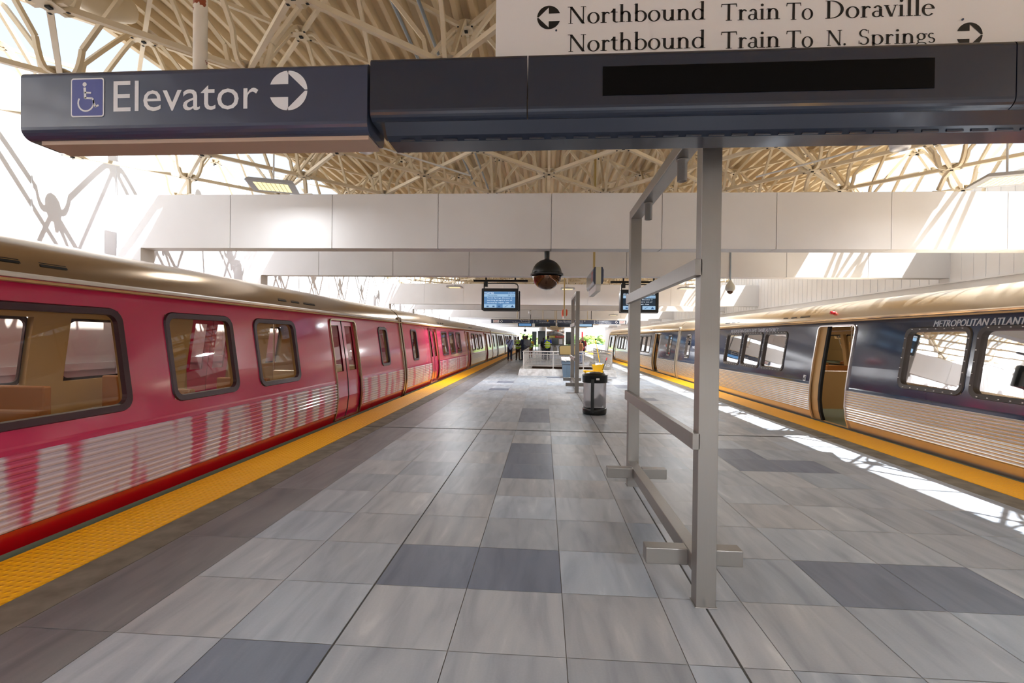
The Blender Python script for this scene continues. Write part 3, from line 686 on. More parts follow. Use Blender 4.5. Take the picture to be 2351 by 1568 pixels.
    for wi, o in enumerate(wops):
        for far in (False, True):
            bm = MB(); A_ = rr(o[0]-.03, o[1]+.03, o[2]-.03, o[3]+.03, .13, .002, far); B_ = rr(o[0]-.02, o[1]+.02, o[2]-.02, o[3]+.02, .12, .02, far)
            C_ = rr(o[0]+.035, o[1]-.035, o[2]+.035, o[3]-.035, .09, .014, far); D_ = rr(o[0]+.04, o[1]-.04, o[2]+.04, o[3]-.04, .085, -.03, far); n = len(A_)
            for P_, Q_ in ((A_, B_), (B_, C_), (C_, D_)): bm.add(P_+Q_, [(k, (k+1) % n, n+(k+1) % n, n+k) for k in range(n)])
            bm.mat(1)
            if not far and detail and XB > 0:
                for k in range(7):
                    for zz in (o[2]+.0, o[3]-.0): yq = o[0]+.12+(o[1]-o[0]-.24)*k/6; p = S(yq, zz, .024); bm.box(p[0]-.006, p[0]+.006, p[1]-.006, p[1]+.006, p[2]-.006, p[2]+.006)
                for k in range(5):
                    for yq in (o[0]+.0, o[1]-.0): zz = o[2]+.14+(o[3]-o[2]-.28)*k/4; p = S(yq, zz, .024); bm.box(p[0]-.006, p[0]+.006, p[1]-.006, p[1]+.006, p[2]-.006, p[2]+.006)
            f_ = bm.build('window', [GASKET if XB < 0 else WFRAME, WHITE], root)
            bm = MB(); bm.add(D_, [tuple(range(n))]); bm.build('pane', GLASSL if far or XB < 0 else GLASS, f_)
    # doors
    for di, o in enumerate(dops):
        for far in (False, True):
            bm = MB(); r = .09; loop = [(o[0], DZ0)]+[(o[0], z) for z in (.2, .45, .75, 1.2, 1.6)]
            loop += [(o[0]+r-r*math.cos(math.radians(a)), DZ1-r+r*math.sin(math.radians(a))) for a in (0, 30, 60, 90)]
            loop += [(o[1]-r+r*math.sin(math.radians(a)), DZ1-r+r*math.cos(math.radians(a))) for a in (0, 30, 60, 90)]
            loop += [(o[1], z) for z in (1.6, 1.2, .75, .45, .2)]+[(o[1], DZ0)]
            bm.sweep([S(y, z, .012, far) for y, z in loop], .03, .03, up=(s, 0, 0)); bm.build('door_frame', SILVER if XB > 0 else rf, root)
            isopen = (di in openers) and not far
            leafs = [(o[0]-.30, o[0]+.12), (o[1]-.24, o[1]+.36)] if isopen else [(o[0]-.02, (o[0]+o[1])/2-.008), ((o[0]+o[1])/2+.008, o[1]+.02)]
            if isopen: leafs = [(o[1]-.26, o[1]+.4)]
            for li, (a, c) in enumerate(leafs):
                bm = MB(); zs = [.03, .2, .45, .75, .95, 1.2, 1.53, 1.86, 1.98]; hasw = not isopen
                wa, wb_ = a+.13, c-.13
                for ya, yb in ((a, wa), (wa, wb_), (wb_, c)):
                    for za, zb in zip(zs, zs[1:]):
                        if hasw and (ya, yb) == (wa, wb_) and .9 < (za+zb)/2 < 1.86: continue
                        for of in (-.035, -.07): bm.add([S(ya, za, of, far), S(yb, za, of, far), S(yb, zb, of, far), S(ya, zb, of, far)], [(0, 1, 2, 3)])
                for ya in (a, c):
                    for za, zb in zip(zs, zs[1:]): bm.add([S(ya, za, -.035, far), S(ya, zb, -.035, far), S(ya, zb, -.07, far), S(ya, za, -.07, far)], [(0, 1, 2, 3)])
                d_ = bm.build('door', up if not isopen else TIMBERY, root)
                if hasw: bm = MB(); bm.add([S(y, z, -.05, far) for y, z in ((wa, .95), (wb_, .95), (wb_, 1.86), (wa, 1.86))], [(0, 1, 2, 3)]); bm.build('door_pane', GLASSL if far else GLASS, d_)
                if isopen: bm = MB(); bm.sweep([S(a-.02, z, -.05) for z in zs], .07, .05, up=(s, 0, 0)); bm.build('rubber_edge', BLACKM, d_)
                elif li == 0: bm = MB(); bm.sweep([S(c+.008, z, -.045, far) for z in zs], .03, .03, up=(s, 0, 0)); bm.build('rubber_edge', BLACKM, d_)
    if detail:
        # seats along both walls between doors, as back-to-back rows
        for wv in wins:
            ym = y0+(wv[0]+wv[1])/2
            for xa in (.25, CW-1.05):
                x0_, x1_ = sorted((XB+s*xa, XB+s*(xa+.8))); bm = MB(); bm.box(x0_, x1_, ym-.2, ym+.2, .36, .46); bm.box(x0_, x1_, ym-.05, ym+.05, .46, 1.0); bm.box(x0_+.1, x1_-.1, ym-.12, ym+.12, .015, .36); bm.build('seat', TSEAT, root, bevel=.02)
        for dv in doors:
            for sg in (1, -1):
                yp = y0+dv+sg*.95; x0_, x1_ = sorted((XB+s*.2, XB+s*1.05))
                bm = MB(); bm.box(x0_, x1_, yp-.02, yp+.02, .18, 1.0); bm.build('partition', TIMBERY, root)
                bm = MB(); bm.tube([(XB+s*1.05, yp, .015), (XB+s*1.05, yp, 2.04)], .016, 8); bm.tube([(XB+s*1.05, yp, 1.0), (XB+s*.25, yp, 1.0)], .014, 8); bm.build('grab_pole', SILVER, root)
        bm = MB(); bm.tube([(XB+s*1.1, y0+1, 1.9), (XB+s*1.1, y0+L-1, 1.9)], .014, 8); bm.build('grab_rail', SILVER, root)
        # roof vents near the door centres, side light
        for dv in doors:
            for k, (da, db) in enumerate(((1.05, 1.45), (1.6, 1.85), (2.0, 2.22))):
                for sg in ((1,) if dv < L*.6 else (-1,)):
                    ya, yb = sorted((y0+dv+sg*da, y0+dv+sg*db)); bm = MB()
                    def RP(y, z, i, o): return (XB+s*(i-o), y, z+o*.4)
                    for q in range(4):
                        z_ = 2.19+.028*q; i_ = .225+.02*q
                        bm.add([RP(ya, z_, i_, .006), RP(yb, z_, i_, .006), RP(yb, z_+.02, i_+.014, .006), RP(ya, z_+.02, i_+.014, .006)], [(0, 1, 2, 3)])
                    bm.build('roof_vent', BLACKM, root)
        if text:
            for ys_ in (y0+L/2-2.35, y0+L/2+5.35):
                bm = MB(); p = S(ys_, 1.888, .004); q = S(ys_, 1.985, .004); uz = (Vector(q)-Vector(p)).normalized()
                if s > 0:
                    for dd in (0, .005, .009): put_text(bm, 'METROPOLITAN ATLANTA RAPID TRANSIT AUTHORITY', (p[0], p[1]-dd, p[2]), (0, -1, 0), uz, 3.0, .098, 0.2)
                bm.build('lettering', LETTER, root, label='white slanted words METROPOLITAN ATLANTA RAPID TRANSIT AUTHORITY')
            for ys_ in (y0+2.35, y0+L-1.98):
                bm = MB(); p = S(ys_, 1.33, .006); uz = (Vector(S(ys_, 1.5))-Vector(S(ys_, 1.33))).normalized()
                put_text(bm, 'marta', p, (0, -1, 0), uz, .34, .10); bm.mat(1); bm.sweep([Vector(p)+Vector((0, -.40, 0)), Vector(p)+Vector((0, -.38, 0))+uz*.11], .05, .004, up=(1, 0, 0))
                bm.build('lettering', [LETTER, ORANGE], root, label='white word marta with an orange tick')
            for dv in doors:
                bm = MB(); p = S(y0+dv+.86, .80, .006); bm.add([S(y0+dv+.90, .79, .006), S(y0+dv+.80, .79, .006), S(y0+dv+.80, .92, .006), S(y0+dv+.90, .92, .006)], [(0, 1, 2, 3)]); bm.mat(1)
                bm.add([S(y0+dv+.89, .81, .008), S(y0+dv+.855, .81, .008), S(y0+dv+.855, .86, .008), S(y0+dv+.89, .86, .008)], [(0, 1, 2, 3)]); bm.add([S(y0+dv+.845, .81, .008), S(y0+dv+.81, .81, .008), S(y0+dv+.81, .90, .008), S(y0+dv+.845, .90, .008)], [(0, 1, 2, 3)])
                bm.build('priority_seat_sticker', [WHITE, INK], root)
    return root
WFRAME = mat('window_gasket', rgb(62, 54, 48), 0.45)
DR = [3.9, 10.9, 17.9]
def winr(L): D = L/2; return [(D+a*sg if sg > 0 else D-c, D+c if sg > 0 else D-a) for sg in (-1, 1) for a, c in ((1.86, 3.0), (3.14, 4.28), (4.42, 5.56))]
NV = (SLATE, SILVER, SILVER, CHAMP)
car(5.66, 1, -1.05, 21.8, NV, DR, winr(21.8), [(1.1, 1.7), (20.1, 20.7)], 'dark blue and silver train car nearest on the right with its doors open', group=None, openers=(0, 1, 2))
car(5.66, 1, 20.75, 21.8, NV, DR, winr(21.8), [(1.1, 1.7), (20.1, 20.7)], 'dark blue and silver train car coupled beyond the nearest one on the right', openers=(0, 1))
PK = (MAGENTA, PRINT, REDW, LROOF)
WL = [(a, c) for a, c in ((12.95, 14.15), (14.7, 15.75), (16.25, 17.3), (5.2, 6.3), (6.75, 7.85), (8.3, 9.4))]
DL = [3.8, 11.5, 19.2]
car(-3.90, -1, -9.9, 23.0, PK, DL, WL, [(1.2, 1.8), (21.2, 21.8)], 'magenta wrapped train car nearest on the left, red skirt along its full length', text=False, ribs=11)
car(-3.90, -1, 13.1, 23.0, PK, DL, WL, [(1.0, 1.6), (21.2, 21.8)], 'second magenta train car on the left, its far lower half bare silver', text=False, split=24.6, ribs=11)
SV = (SILVERP, SILVER, SILVER, SILVERP)
car(-3.90, -1, 36.1, 23.0, SV, DL, WL, [(1.0, 1.6), (21.2, 21.8)], 'plain silver train car behind the magenta ones on the left', text=False, detail=False, ribs=11)
car(-3.90, -1, 59.1, 23.0, SV, DL, WL, [], 'farthest plain silver train car on the left', text=False, detail=False, ribs=11)
p = at(1925, 720, 10.05)
bm = MB(); bm.lathe([(0, 0), (.03, 0), (.035, .03), (.03, .09), (0, .09)], (0, 0, 0), 12); bm.v = [(5.86-v[2]+.055, 10.05+v[0], 2.24+v[1]) for v in bm.v]
tag(bm.build('door_indicator_light', REDP), 'small red light on the near dark blue train roof above its open door', 'light')

# ================================================================== HANGING THINGS
def led(px_, py_, Y, lab, sc=1.0, tilt=0.0, rod=5.58):
    p = at(px_, py_, Y); r = empty('flood_light', p, lab, 'light fixture', 'flat flood lights hung under the roof'); x, y, z = p
    bm = MB(); w_, d_ = .28*sc, .24*sc
    def P_(u, v, h): return (x+u*math.cos(tilt)-v*math.sin(tilt), y+u*math.sin(tilt)+v*math.cos(tilt), z+h)
    V_ = [P_(-w_, -d_, 0), P_(w_, -d_, 0), P_(w_, d_, 0), P_(-w_, d_, 0), P_(-w_*.9, -d_*.9, .05), P_(w_*.9, -d_*.9, .05), P_(w_*.9, d_*.9, .05), P_(-w_*.9, d_*.9, .05)]
    bm.add(V_, [(0,1,5,4),(1,2,6,5),(2,3,7,6),(3,0,4,7),(4,5,6,7),(0,3,2,1)])
    for k in range(5): a = -.12+.05*k; bm.add([P_(a, -.1, .05), P_(a+.012, -.1, .05), P_(a+.012, .1, .05), P_(a, .1, .05), P_(a, -.08, .075), P_(a+.012, -.08, .075), P_(a+.012, .08, .075), P_(a, .08, .075)], [(0,1,5,4),(1,2,6,5),(2,3,7,6),(3,0,4,7),(4,5,6,7)])
    bm.build('housing', HOUSING, r)
    bm = MB()
    for i in range(8):
        for j in range(6):
            u0, v0 = -w_*.72+i*w_*.18, -d_*.72+j*d_*.24; bm.add([P_(u0, v0, -.004), P_(u0+w_*.15, v0, -.004), P_(u0+w_*.15, v0+d_*.20, -.004), P_(u0, v0+d_*.20, -.004)], [(0,3,2,1)])
    bm.build('led_array', LEDM, r)
    bm = MB(); bm.tube([(x, y, z+.05), (x, y, z+.10)], .03, 10); bm.tube([(x, y, z+.10), (x, y, max(rod, z+.2))], .012, 8); bm.build('hanger', DUCTW, r)
    l = bpy.data.lights.new('led_glow', 'AREA'); l.size = .45; l.energy = 330 if Y < 0 else (30 if Y < 10 else 190); l.color = (.93, .96, 1.0); lo = bpy.data.objects.new('led_glow', l); COL.objects.link(lo); lo.parent = r; lo.location = (0, 0, -.03)
    return r
led(628, 430, 7.0, 'flat flood light hanging left, just above the nearest concrete beam', 1.2, .35)
led(2312, 415, 6.6, 'flat flood light hanging at the far right above the nearest concrete beam', 1.15, -.3)
led(1044, 660, 17.0, 'small flood light left of the left departure screen', rod=5.58)
led(1303, 664, 18.5, 'small flood light between the black globe and the hanging blade sign', rod=5.58)
led(1575, 663, 18.0, 'small flood light right of the right departure screen, behind the steel post', rod=5.58)
led(1408, 724, 31.0, 'distant small flood light above the far direction sign', rod=5.58)
for k, (X_, Y_) in enumerate(((-2.2, -4.5), (3.6, -4.5), (-2.2, -9.5), (3.6, -9.5))):  # extra unseen fixtures, added only to brighten the platform from behind
    p = Vector((X_, Y_, 4.0)); c_ = (p-EYE); px_ = 1175.5+FPX*c_.dot(RT)/c_.dot(FW); py_ = 784-FPX*c_.dot(UP)/c_.dot(FW)
    led(px_, py_, Y_, 'unseen flood light added for fill behind the viewpoint, %s' % ('left near', 'right near', 'left far', 'right far')[k], 1.0, 0, 5.58)
# black globe
g = empty('globe_fixture', (.035, 8.25, 2.77), 'black globe with a bronze glass bowl hanging from the nearest concrete beam', 'globe'); c = (.035, 8.25, 2.765)
bm = MB(); bm.lathe([(.045, .40), (.045, .27)]+[(.262*math.cos(t), .262*math.sin(t)) for t in [math.radians(80-8*k) for k in range(11)]], c, 36); bm.build('upper_shell', BLACK, g)
bm = MB(); bm.lathe([(.255, .02), (.285, .015), (.288, -.02), (.262, -.025)], c, 36)
for k in range(4): a = math.pi/4+k*math.pi/2; bm.box(c[0]+.28*math.cos(a)-.015, c[0]+.28*math.cos(a)+.015, c[1]+.28*math.sin(a)-.015, c[1]+.28*math.sin(a)+.015, c[2]-.03, c[2]+.03)
bm.build('clamp_ring', BLACK, g)
bm = MB(); bm.lathe([(.25*math.cos(t), -.022+.25*math.sin(t)) for t in [math.radians(-5-8.5*k) for k in range(11)]], c, 36); bm.build('bowl', BRONZE, g)
bm = MB(); bm.tube([(c[0], c[1], 3.165), (c[0], c[1], 2.765+.39)], .045, 16); bm.build('stem', BLACK, g)
# departure screens
def tv(x0, x1, z0, z1, Y, lab, dark):
    r = empty('departure_screen', ((x0+x1)/2, Y, z0), lab, 'screen'); W_ = x1-x0; H_ = z1-z0
    bm = MB(); rrect(bm, x0, x1, z0, z1, .03, Y, Y+.12); rrect(bm, x0+.01, x1+.04, z0-.01, z1-.05, .03, Y+.2, Y+.3); bm.build('casing', BLACK, r)
    a0, a1, b0, b1 = x0+.07, x1-.085, z0+.07, z1-.09; w2, h2 = a1-a0, b1-b0; y = Y-.003
    def q(bm, u0, u1, v0, v1, dy=0): bm.add([(a0+w2*u0, y-dy, b0+h2*v0), (a0+w2*u1, y-dy, b0+h2*v0), (a0+w2*u1, y-dy, b0+h2*v1), (a0+w2*u0, y-dy, b0+h2*v1)], [(0,1,2,3)])
    def t(bm, s_, u, v, w, h): put_text(bm, s_, (a0+w2*u, y-.004, b0+h2*v), UX, UZv, w2*w, h2*h)
    bm = MB(); q(bm, 0, 1, 0, 1); bm.build('screen', LCDD if dark else LCD, r)
    bm = MB(); q(bm, 0, 1, .68, .85, .002); q(bm, 0, .4, 0, .22, .002); q(bm, .6, 1, 0, .22, .002); bm.build('screen_band', LCDL, r)
    bm = MB()
    t(bm, 'marta', .01, .87, .30, .10); t(bm, '11:26 AM', .78, .89, .20, .05)
    t(bm, 'North Springs, Elevator 3', .10, .555, .80, .085); t(bm, '(parking garage) is out of', .10, .415, .80, .09); t(bm, 'service for repair. Use', .10, .275, .70, .09)
    bm.build('screen_text', LCDT, r, label='pale message text on the screen')
    bm = MB(); t(bm, 'Doraville', .12, .72, .30, .085); t(bm, '24 min', .76, .72, .22, .085)
    bm.prism([(.86, .04), (.96, .04), (.91, .18)], lambda u, v, d: (a0+w2*u, y-.004-d, b0+h2*v), 0, .001); bm.sweep([(a0+w2*.66, y-.004, b0+h2*.05), (a0+w2*.70, y-.004, b0+h2*.08), (a0+w2*.76, y-.004, b0+h2*.17)], .012, .001, up=(0, 1, 0))
    for u in (.08, .27, .45): q(bm, u, u+.07, .05, .13, .003)
    bm.build('screen_symbols', LCDK, r)
    bm = MB(); xa, xb = x0+.05, x1-.02
    bm.sweep([(xa, Y+.16, z1-.02), (xa, Y+.16, z1+.16)], .03, .03); bm.sweep([(xb, Y+.16, z1-.02), (xb, Y+.16, z1+.08), (xb-.03, Y+.16, z1+.13), (xb-.1, Y+.16, z1+.155), (xa, Y+.16, z1+.16)], .03, .03)
    bm.box(xa-.0, xa+.1, Y+.12, Y+.2, z1+.06, z1+.2); bm.build('hanging_bracket', BLACK, r)
    bm = MB(); bm.box(x0-.25, x1+.25, Y+.12, Y+.2, z1+.2, z1+.25)
    for x in (x0+.1, x1-.1): bm.box(x-.02, x+.02, Y+.14, Y+.18, z1+.24, 4.45)
    bm.build('mounting_rail', BLACKM, r)
tv(-1.74, -.72, 2.41, 3.02, 13.0, 'departure screen glowing blue, hanging left of centre', False)
tv(2.06, 3.08, 2.385, 3.0, 13.0, 'departure screen with dark panels, partly hidden behind the tall steel post', True)
# blade signs seen end-on
def blade(X, Y, zt, zb, L, w, col, lab, rodz):
    r = empty('blade_sign', (X, Y, zb), lab, 'sign'); hb = (zt-zb)*.28; zm = zb+hb
    for nm, xa, xb in (('face_panel', X-w/2, X-w*.26), ('face_panel', X+w*.26, X+w/2)):
        bm = MB(); pr = []
        o = 1 if xa > X-.001 else -1; xi, xo = (xa, xb) if o > 0 else (xb, xa)
        pr = [(xi, zm), (xo-o*.02, zm), (xo, zm+.05), (xo, zt-.05), (xo-o*.02, zt), (xi, zt)]
        bm.prism(pr, lambda u, v, d: (u, d, v), Y, Y+L); bm.build(nm, col, r)
    bm = MB(); bm.box(X-w*.26, X+w*.26, Y-.002, Y+L, zm, zt); bm.build('core', mat('core_cream_%d' % int(Y), rgb(206, 200, 172), .5), r)
    bm = MB(); bm.box(X-w*.24, X+w*.24, Y+.01, Y+L-.02, zb, zm-.002); bm.build('light_box', DUCTW, r)
    bm = MB(); bm.tube([(X-.01, Y+L*.5, zt), (X-.01, Y+L*.5, rodz)], .022, 10); bm.build('hanger', mat('rod_mustard_%d' % int(Y), rgb(186, 160, 96), .5), r)
    return r
bs = blade(.965, 8.6, 2.95, 2.52, 1.35, .185, NAVY, 'dark blue blade sign seen end-on, hanging right of the black globe', 5.58)
bm = MB()
for k, ch in enumerate('EXIT'): put_text(bm, ch, (.870, 8.72+.07*(3-k), 2.72), (0, -1, 0), (0, 0, 1), .05, .16)
bm.build('lettering', REDP, bs, label='red word EXIT seen edge-on')
blade(.69, 16.0, 2.64, 2.33, .7, .17, ORANGE, 'small orange blade sign hanging in the distance', 5.58)
# dome camera on a pole
pc = empty('dome_camera', (4.42, 11.6, 2.77), 'cream dome camera on a thin pole right of the tall steel post', 'camera'); c = (4.42, 11.6, 2.9)
bm = MB(); bm.lathe([(.018, .2), (.05, .14), (.085, .09), (.108, .04), (.112, -.01), (.095, -.05), (.07, -.07)], c, 20); bm.build('housing', mat('camera_cream', rgb(206, 202, 186), .4), pc)
bm = MB(); bm.lathe([(.07*math.cos(t), -.07+.07*math.sin(t)) for t in [math.radians(-10*k) for k in range(10)]], c, 16); bm.build('dome', BRONZE, pc)
bm = MB(); bm.tube([(4.42, 11.6, 3.09), (4.42, 11.6, 4.2)], .018, 10); bm.build('pole', CONDUIT, pc)
# round loudspeakers in the roof
for px_, py_, Y, lab in ((839, 335, 6.5, 'round white loudspeaker in the roof frame left of centre'), (2067, 328, 6.5, 'round white loudspeaker in the roof frame at the right')):
    p = at(px_, py_, Y); r = empty('loudspeaker', p, lab, 'loudspeaker')
    bm = MB(); bm.lathe([(0, .075), (.11, .07), (.12, .05), (.12, -.02), (0, -.02)], p, 24); bm.build('housing', DUCTW, r)
    bm = MB(); bm.lathe([(.115, -.02), (.11, -.08), (.07, -.095), (.068, -.085), (0, -.085)], p, 24); bm.build('grille', WHITE, r)
    sg = 1 if px_ > 1200 else -1
    bm = MB(); bm.tube([p+Vector((0, 0, .07)), p+Vector((0, 0, .22))], .015, 8); bm.tube([p+Vector((-.02*sg, 0, .04)), p+Vector((-1.3*sg, 1.2, -.02))], .015, 8); bm.tube([p+Vector((.02*sg, 0, .07)), p+Vector((.9*sg, -.9, .5))], .015, 8); bm.build('conduit', DUCTW, r)
# small box camera and distant globe
p = at(1217, 717, 30.5); bc = empty('box_camera', p, 'tiny white camera hanging over the far direction sign', 'camera')
bm = MB(); bm.lathe([(0, .1), (.1, .1), (.12, -.08), (.09, -.14), (0, -.14)], p, 14); bm.build('housing', WHITE, bc); bm = MB(); bm.tube([p+Vector((0, 0, .1)), Vector((p.x, p.y, 5.58))], .03, 8); bm.build('stem', CREAM, bc)
p = at(1205.5, 758.5, 42); bc = empty('globe_fixture', p, 'tiny dark globe hanging far off above the waiting people', 'globe')
bm = MB(); bm.blob(p, .12); bm.build('shell', BLACK, bc); bm = MB(); bm.tube([p+Vector((0, 0, .1)), Vector((p.x, p.y, 5.58))], .012, 6); bm.build('stem', BLACK, bc)
# far direction sign
Y = 33.0; fs = empty('direction_sign', (1.0, 33.1, 2.68), 'long dark direction sign reading All Trains Northbound in the distance', 'sign')
bm = MB()
for xa, xb in ((-3.72, -.75), (-.735, 2.66), (2.675, 5.65)): bar(bm, xa, xb, Y, 2.685, 2.955, .25, .03)
bm.build('sign_box', NAVY, fs)
bm = MB(); y = Y-.004
rrect(bm, -3.58, -3.16, 2.72, 2.92, .01, y, y+.002); rrect(bm, 5.17, 5.58, 2.72, 2.92, .01, y, y+.002); bm.build('exit_plate', WHITE, fs)
bm = MB(); put_text(bm, 'EXIT', (-3.50, y-.004, 2.75), UX, UZv, .26, .14); put_text(bm, 'EXIT', (5.25, y-.004, 2.75), UX, UZv, .26, .14); bm.build('exit_word', REDP, fs, label='red words EXIT')
bm = MB()
for s_, x, z, w_, h in (('To Street', -1.72, 2.85, .56, .085), ('To Airport Terminal', -2.22, 2.72, 1.06, .085), ('Doraville', -.33, 2.845, .48, .075), ('To Downtown', -.33, 2.715, .70, .075), ('All Trains Northbound', .68, 2.76, 2.0, .15), ('N. Springs', 2.78, 2.845, .40, .075), ('To Downtown', 2.70, 2.715, .50, .075), ('To Street', 3.60, 2.85, .50, .085), ('To Airport Terminal', 3.60, 2.71, 1.02, .085)):
    if s_ == 'N. Springs': x = 2.28
    if s_ == 'To Downtown' and x > 1: x, w_ = 2.20, .45
    if s_.startswith('All'): w_ = 1.42
    put_text(bm, s_, (x, y, z), UX, UZv, w_, h)
bm.build('lettering', LETTER, fs, label='white direction words')
bm = MB()
for x, z, r_, an in ((-3.0, 2.82, .085, -.8), (-1.07, 2.885, .05, .8), (-1.07, 2.755, .05, -.8), (-.50, 2.88, .045, math.pi), (2.80, 2.88, .045, 0), (3.48, 2.885, .045, 2.3), (3.48, 2.755, .045, -2.3), (4.98, 2.82, .085, -2.3)): disc_arrow(bm, (x, y, z), r_, UX, UZv, an)
bm.build('arrow_symbol', LETTER, fs); bm = MB(); bm.lathe([(0, 0), (.06, 0)], (0, 0, 0), 16); bm.v = [(.24+v[0], y-.002, 2.885+v[1]) for v in bm.v]; bm.build('gold_dot', mat('gold', rgb(240, 176, 50), .5), fs)
bm = MB(); bar(bm, -.65, 2.0, Y+.02, 2.46, 2.68, .2, .02); bm.box(.1, 1.55, Y+.012, Y+.03, 2.52, 2.64); bm.build('lower_display', NAVYD, fs)
bm = MB()
for x in (-1.9, -.1, .75, 3.0): bm.tube([(x, Y+.12, 2.95), (x, Y+.12, 3.6)], .03, 8)
bm.box(-3.7, 3.6, Y+.05, Y+.15, 2.955, 2.99); bm.build('hanger', CREAM, fs)
for xa, xb, lab in ((-1.86, -.84, 'small blue lit screen under the left half of the far direction sign'), (2.05, 3.40, 'small lit screen under the right half of the far direction sign')):
    r = empty('small_screen', (xa, 33.4, 2.47), lab, 'screen'); bm = MB(); bm.box(xa, xb, 33.3, 33.4, 2.47, 2.70); bm.build('casing', BLACK, r)
    bm = MB(); bm.box(xa+.07, xb-.07, 33.295, 33.3, 2.52, 2.68); bm.build('screen', LCD if xa < 0 else LCDL, r)
    bm = MB(); bm.box(xa+.1, xa+.14, 33.33, 33.37, 2.70, 5.58); bm.box(xb-.14, xb-.1, 33.33, 33.37, 2.70, 5.58); bm.build('hanger', BLACK, r)
# box lamp over the kiosk
p = at(1272, 750, 30); bc = empty('ceiling_camera', p, 'cream box with a small camera hanging in front of the round kiosk', 'camera'); bm = MB(); bm.box(p.x-.24, p.x+.24, p.y-.1, p.y+.1, p.z-.05, p.z+.05); bm.build('box', mat('box_cream', rgb(190, 182, 150), .5), bc)
bm = MB(); bm.box(p.x+.1, p.x+.2, p.y-.08, p.y+.02, p.z+.07, p.z+.24); bm.build('camera_head', WHITE, bc); bm = MB(); bm.box(p.x+.12, p.x+.18, p.y-.02, p.y+.04, p.z+.05, 5.58); bm.build('stem', CREAM, bc)

# ================================================================== ON THE PLATFORM, MIDDLE DISTANCE
# litter bin with clear bag
lb = empty('litter_bin', (1.13, 10.5, 0), 'black litter bin with a clear hanging bag and domed lid on the platform', 'litter bin'); c = (1.13, 10.5, 0)
bm = MB(); bm.lathe([(0, .01), (.25, .01), (.262, .03), (.265, .125), (.25, .14), (0, .14)], c, 36); bm.build('base', BLACK, lb)
bm = MB(); bm.lathe([(.268, .695), (.272, .70), (.275, .845), (.283, .85), (.283, .858), (.2, .90), (.10, .925), (0, .93)], c, 36); bm.lathe([(.268, .695), (.25, .70), (.25, .85)], c, 36); bm.build('lid', BLACK, lb)
bm = MB(); bm.box(1.02, 1.09, 10.225, 10.275, .05, .78); bm.box(1.03, 1.08, 10.275, 10.30, .05, .10); bm.build('post', BLACK, lb, bevel=.006)
bm = MB(); n = 28; V_ = []; F = []; rn = random.Random(3)
for j, z in enumerate((.16, .25, .35, .45, .55, .65, .74)):
    for k in range(n): a = 2*math.pi*k/n; rr_ = (.225+.012*math.sin(7*a+z*9)+.01*rn.random())*(1-.0*j); V_.append((c[0]+rr_*math.cos(a), c[1]+rr_*math.sin(a), z))
for j in range(6):
    for k in range(n): F.append((j*n+k, j*n+(k+1)%n, (j+1)*n+(k+1)%n, (j+1)*n+k))
bm.smooth = True; bm.add(V_, F); bm.build('clear_bag', BAG, lb)
bm = MB(); bm.lathe([(.245, .14), (.25, .70)], c, 36); bm.build('clear_sleeve', CLEAR, lb)
bm = MB(); bm.box(1.13, 1.20, 10.222, 10.235, .765, .805); bm.build('label_plate', WHITE, lb)
bm = MB(); bm.blob((1.24, 10.47, .29), .10, 8, (1.0, 1, 1.35)); bm.blob((1.14, 10.48, .25), .09, 8); bm.blob((.99, 10.47, .23), .07, 8); tag(bm.build('rubbish', mat('dark_rubbish', rgb(52, 60, 70), .4, bump=(14, .8))), 'dark rubbish in the bottom of the clear litter bin bag', 'rubbish')
# grey bin with open lid
gb = empty('rubbish_bin', (1.03, 19.95, 0), 'tall blue grey wheeled bin with its lid open, left of the far steel frame', 'bin')
bm = MB(); bm.add([(.82, 19.75, 0), (1.27, 19.75, 0), (1.27, 20.2, 0), (.82, 20.2, 0), (.76, 19.7, .66), (1.31, 19.7, .66), (1.31, 20.25, .66), (.76, 20.25, .66)], [(0,3,2,1),(0,1,5,4),(1,2,6,5),(2,3,7,6),(3,0,4,7)])
bm.box(.745, 1.325, 19.68, 20.27, .60, .80)
for x in (.95, 1.1): bm.box(x, x+.02, 19.70, 19.735, .1, .58)
bm.build('body', GREYP, gb, bevel=.012)
bm = MB(); bm.box(.73, 1.34, 19.665, 20.285, .77, .86)
for k in range(9): bm.blob((.77+.07*k, 19.67, .76-.012*(k % 3)), .035, 6)
bm.build('bag_liner', DUCTW, gb, bevel=.01)
bm = MB(); bm.prism([(.66, .93), (.63, 1.30), (.70, 1.37), (1.36, 1.40), (1.42, 1.34), (1.38, .93)], lambda u, v, d: (u, 20.27+(v-.93)*.16+d, v), 0, .04); bm.build('lid', BLACK, gb)
bm = MB(); bm.prism([(.69, .97), (.665, 1.29), (.72, 1.335), (1.34, 1.36), (1.385, 1.32), (1.35, .97)], lambda u, v, d: (u, 20.262+(v-.93)*.16+d, v), 0, .01); bm.build('lid_lining', TAN, gb)
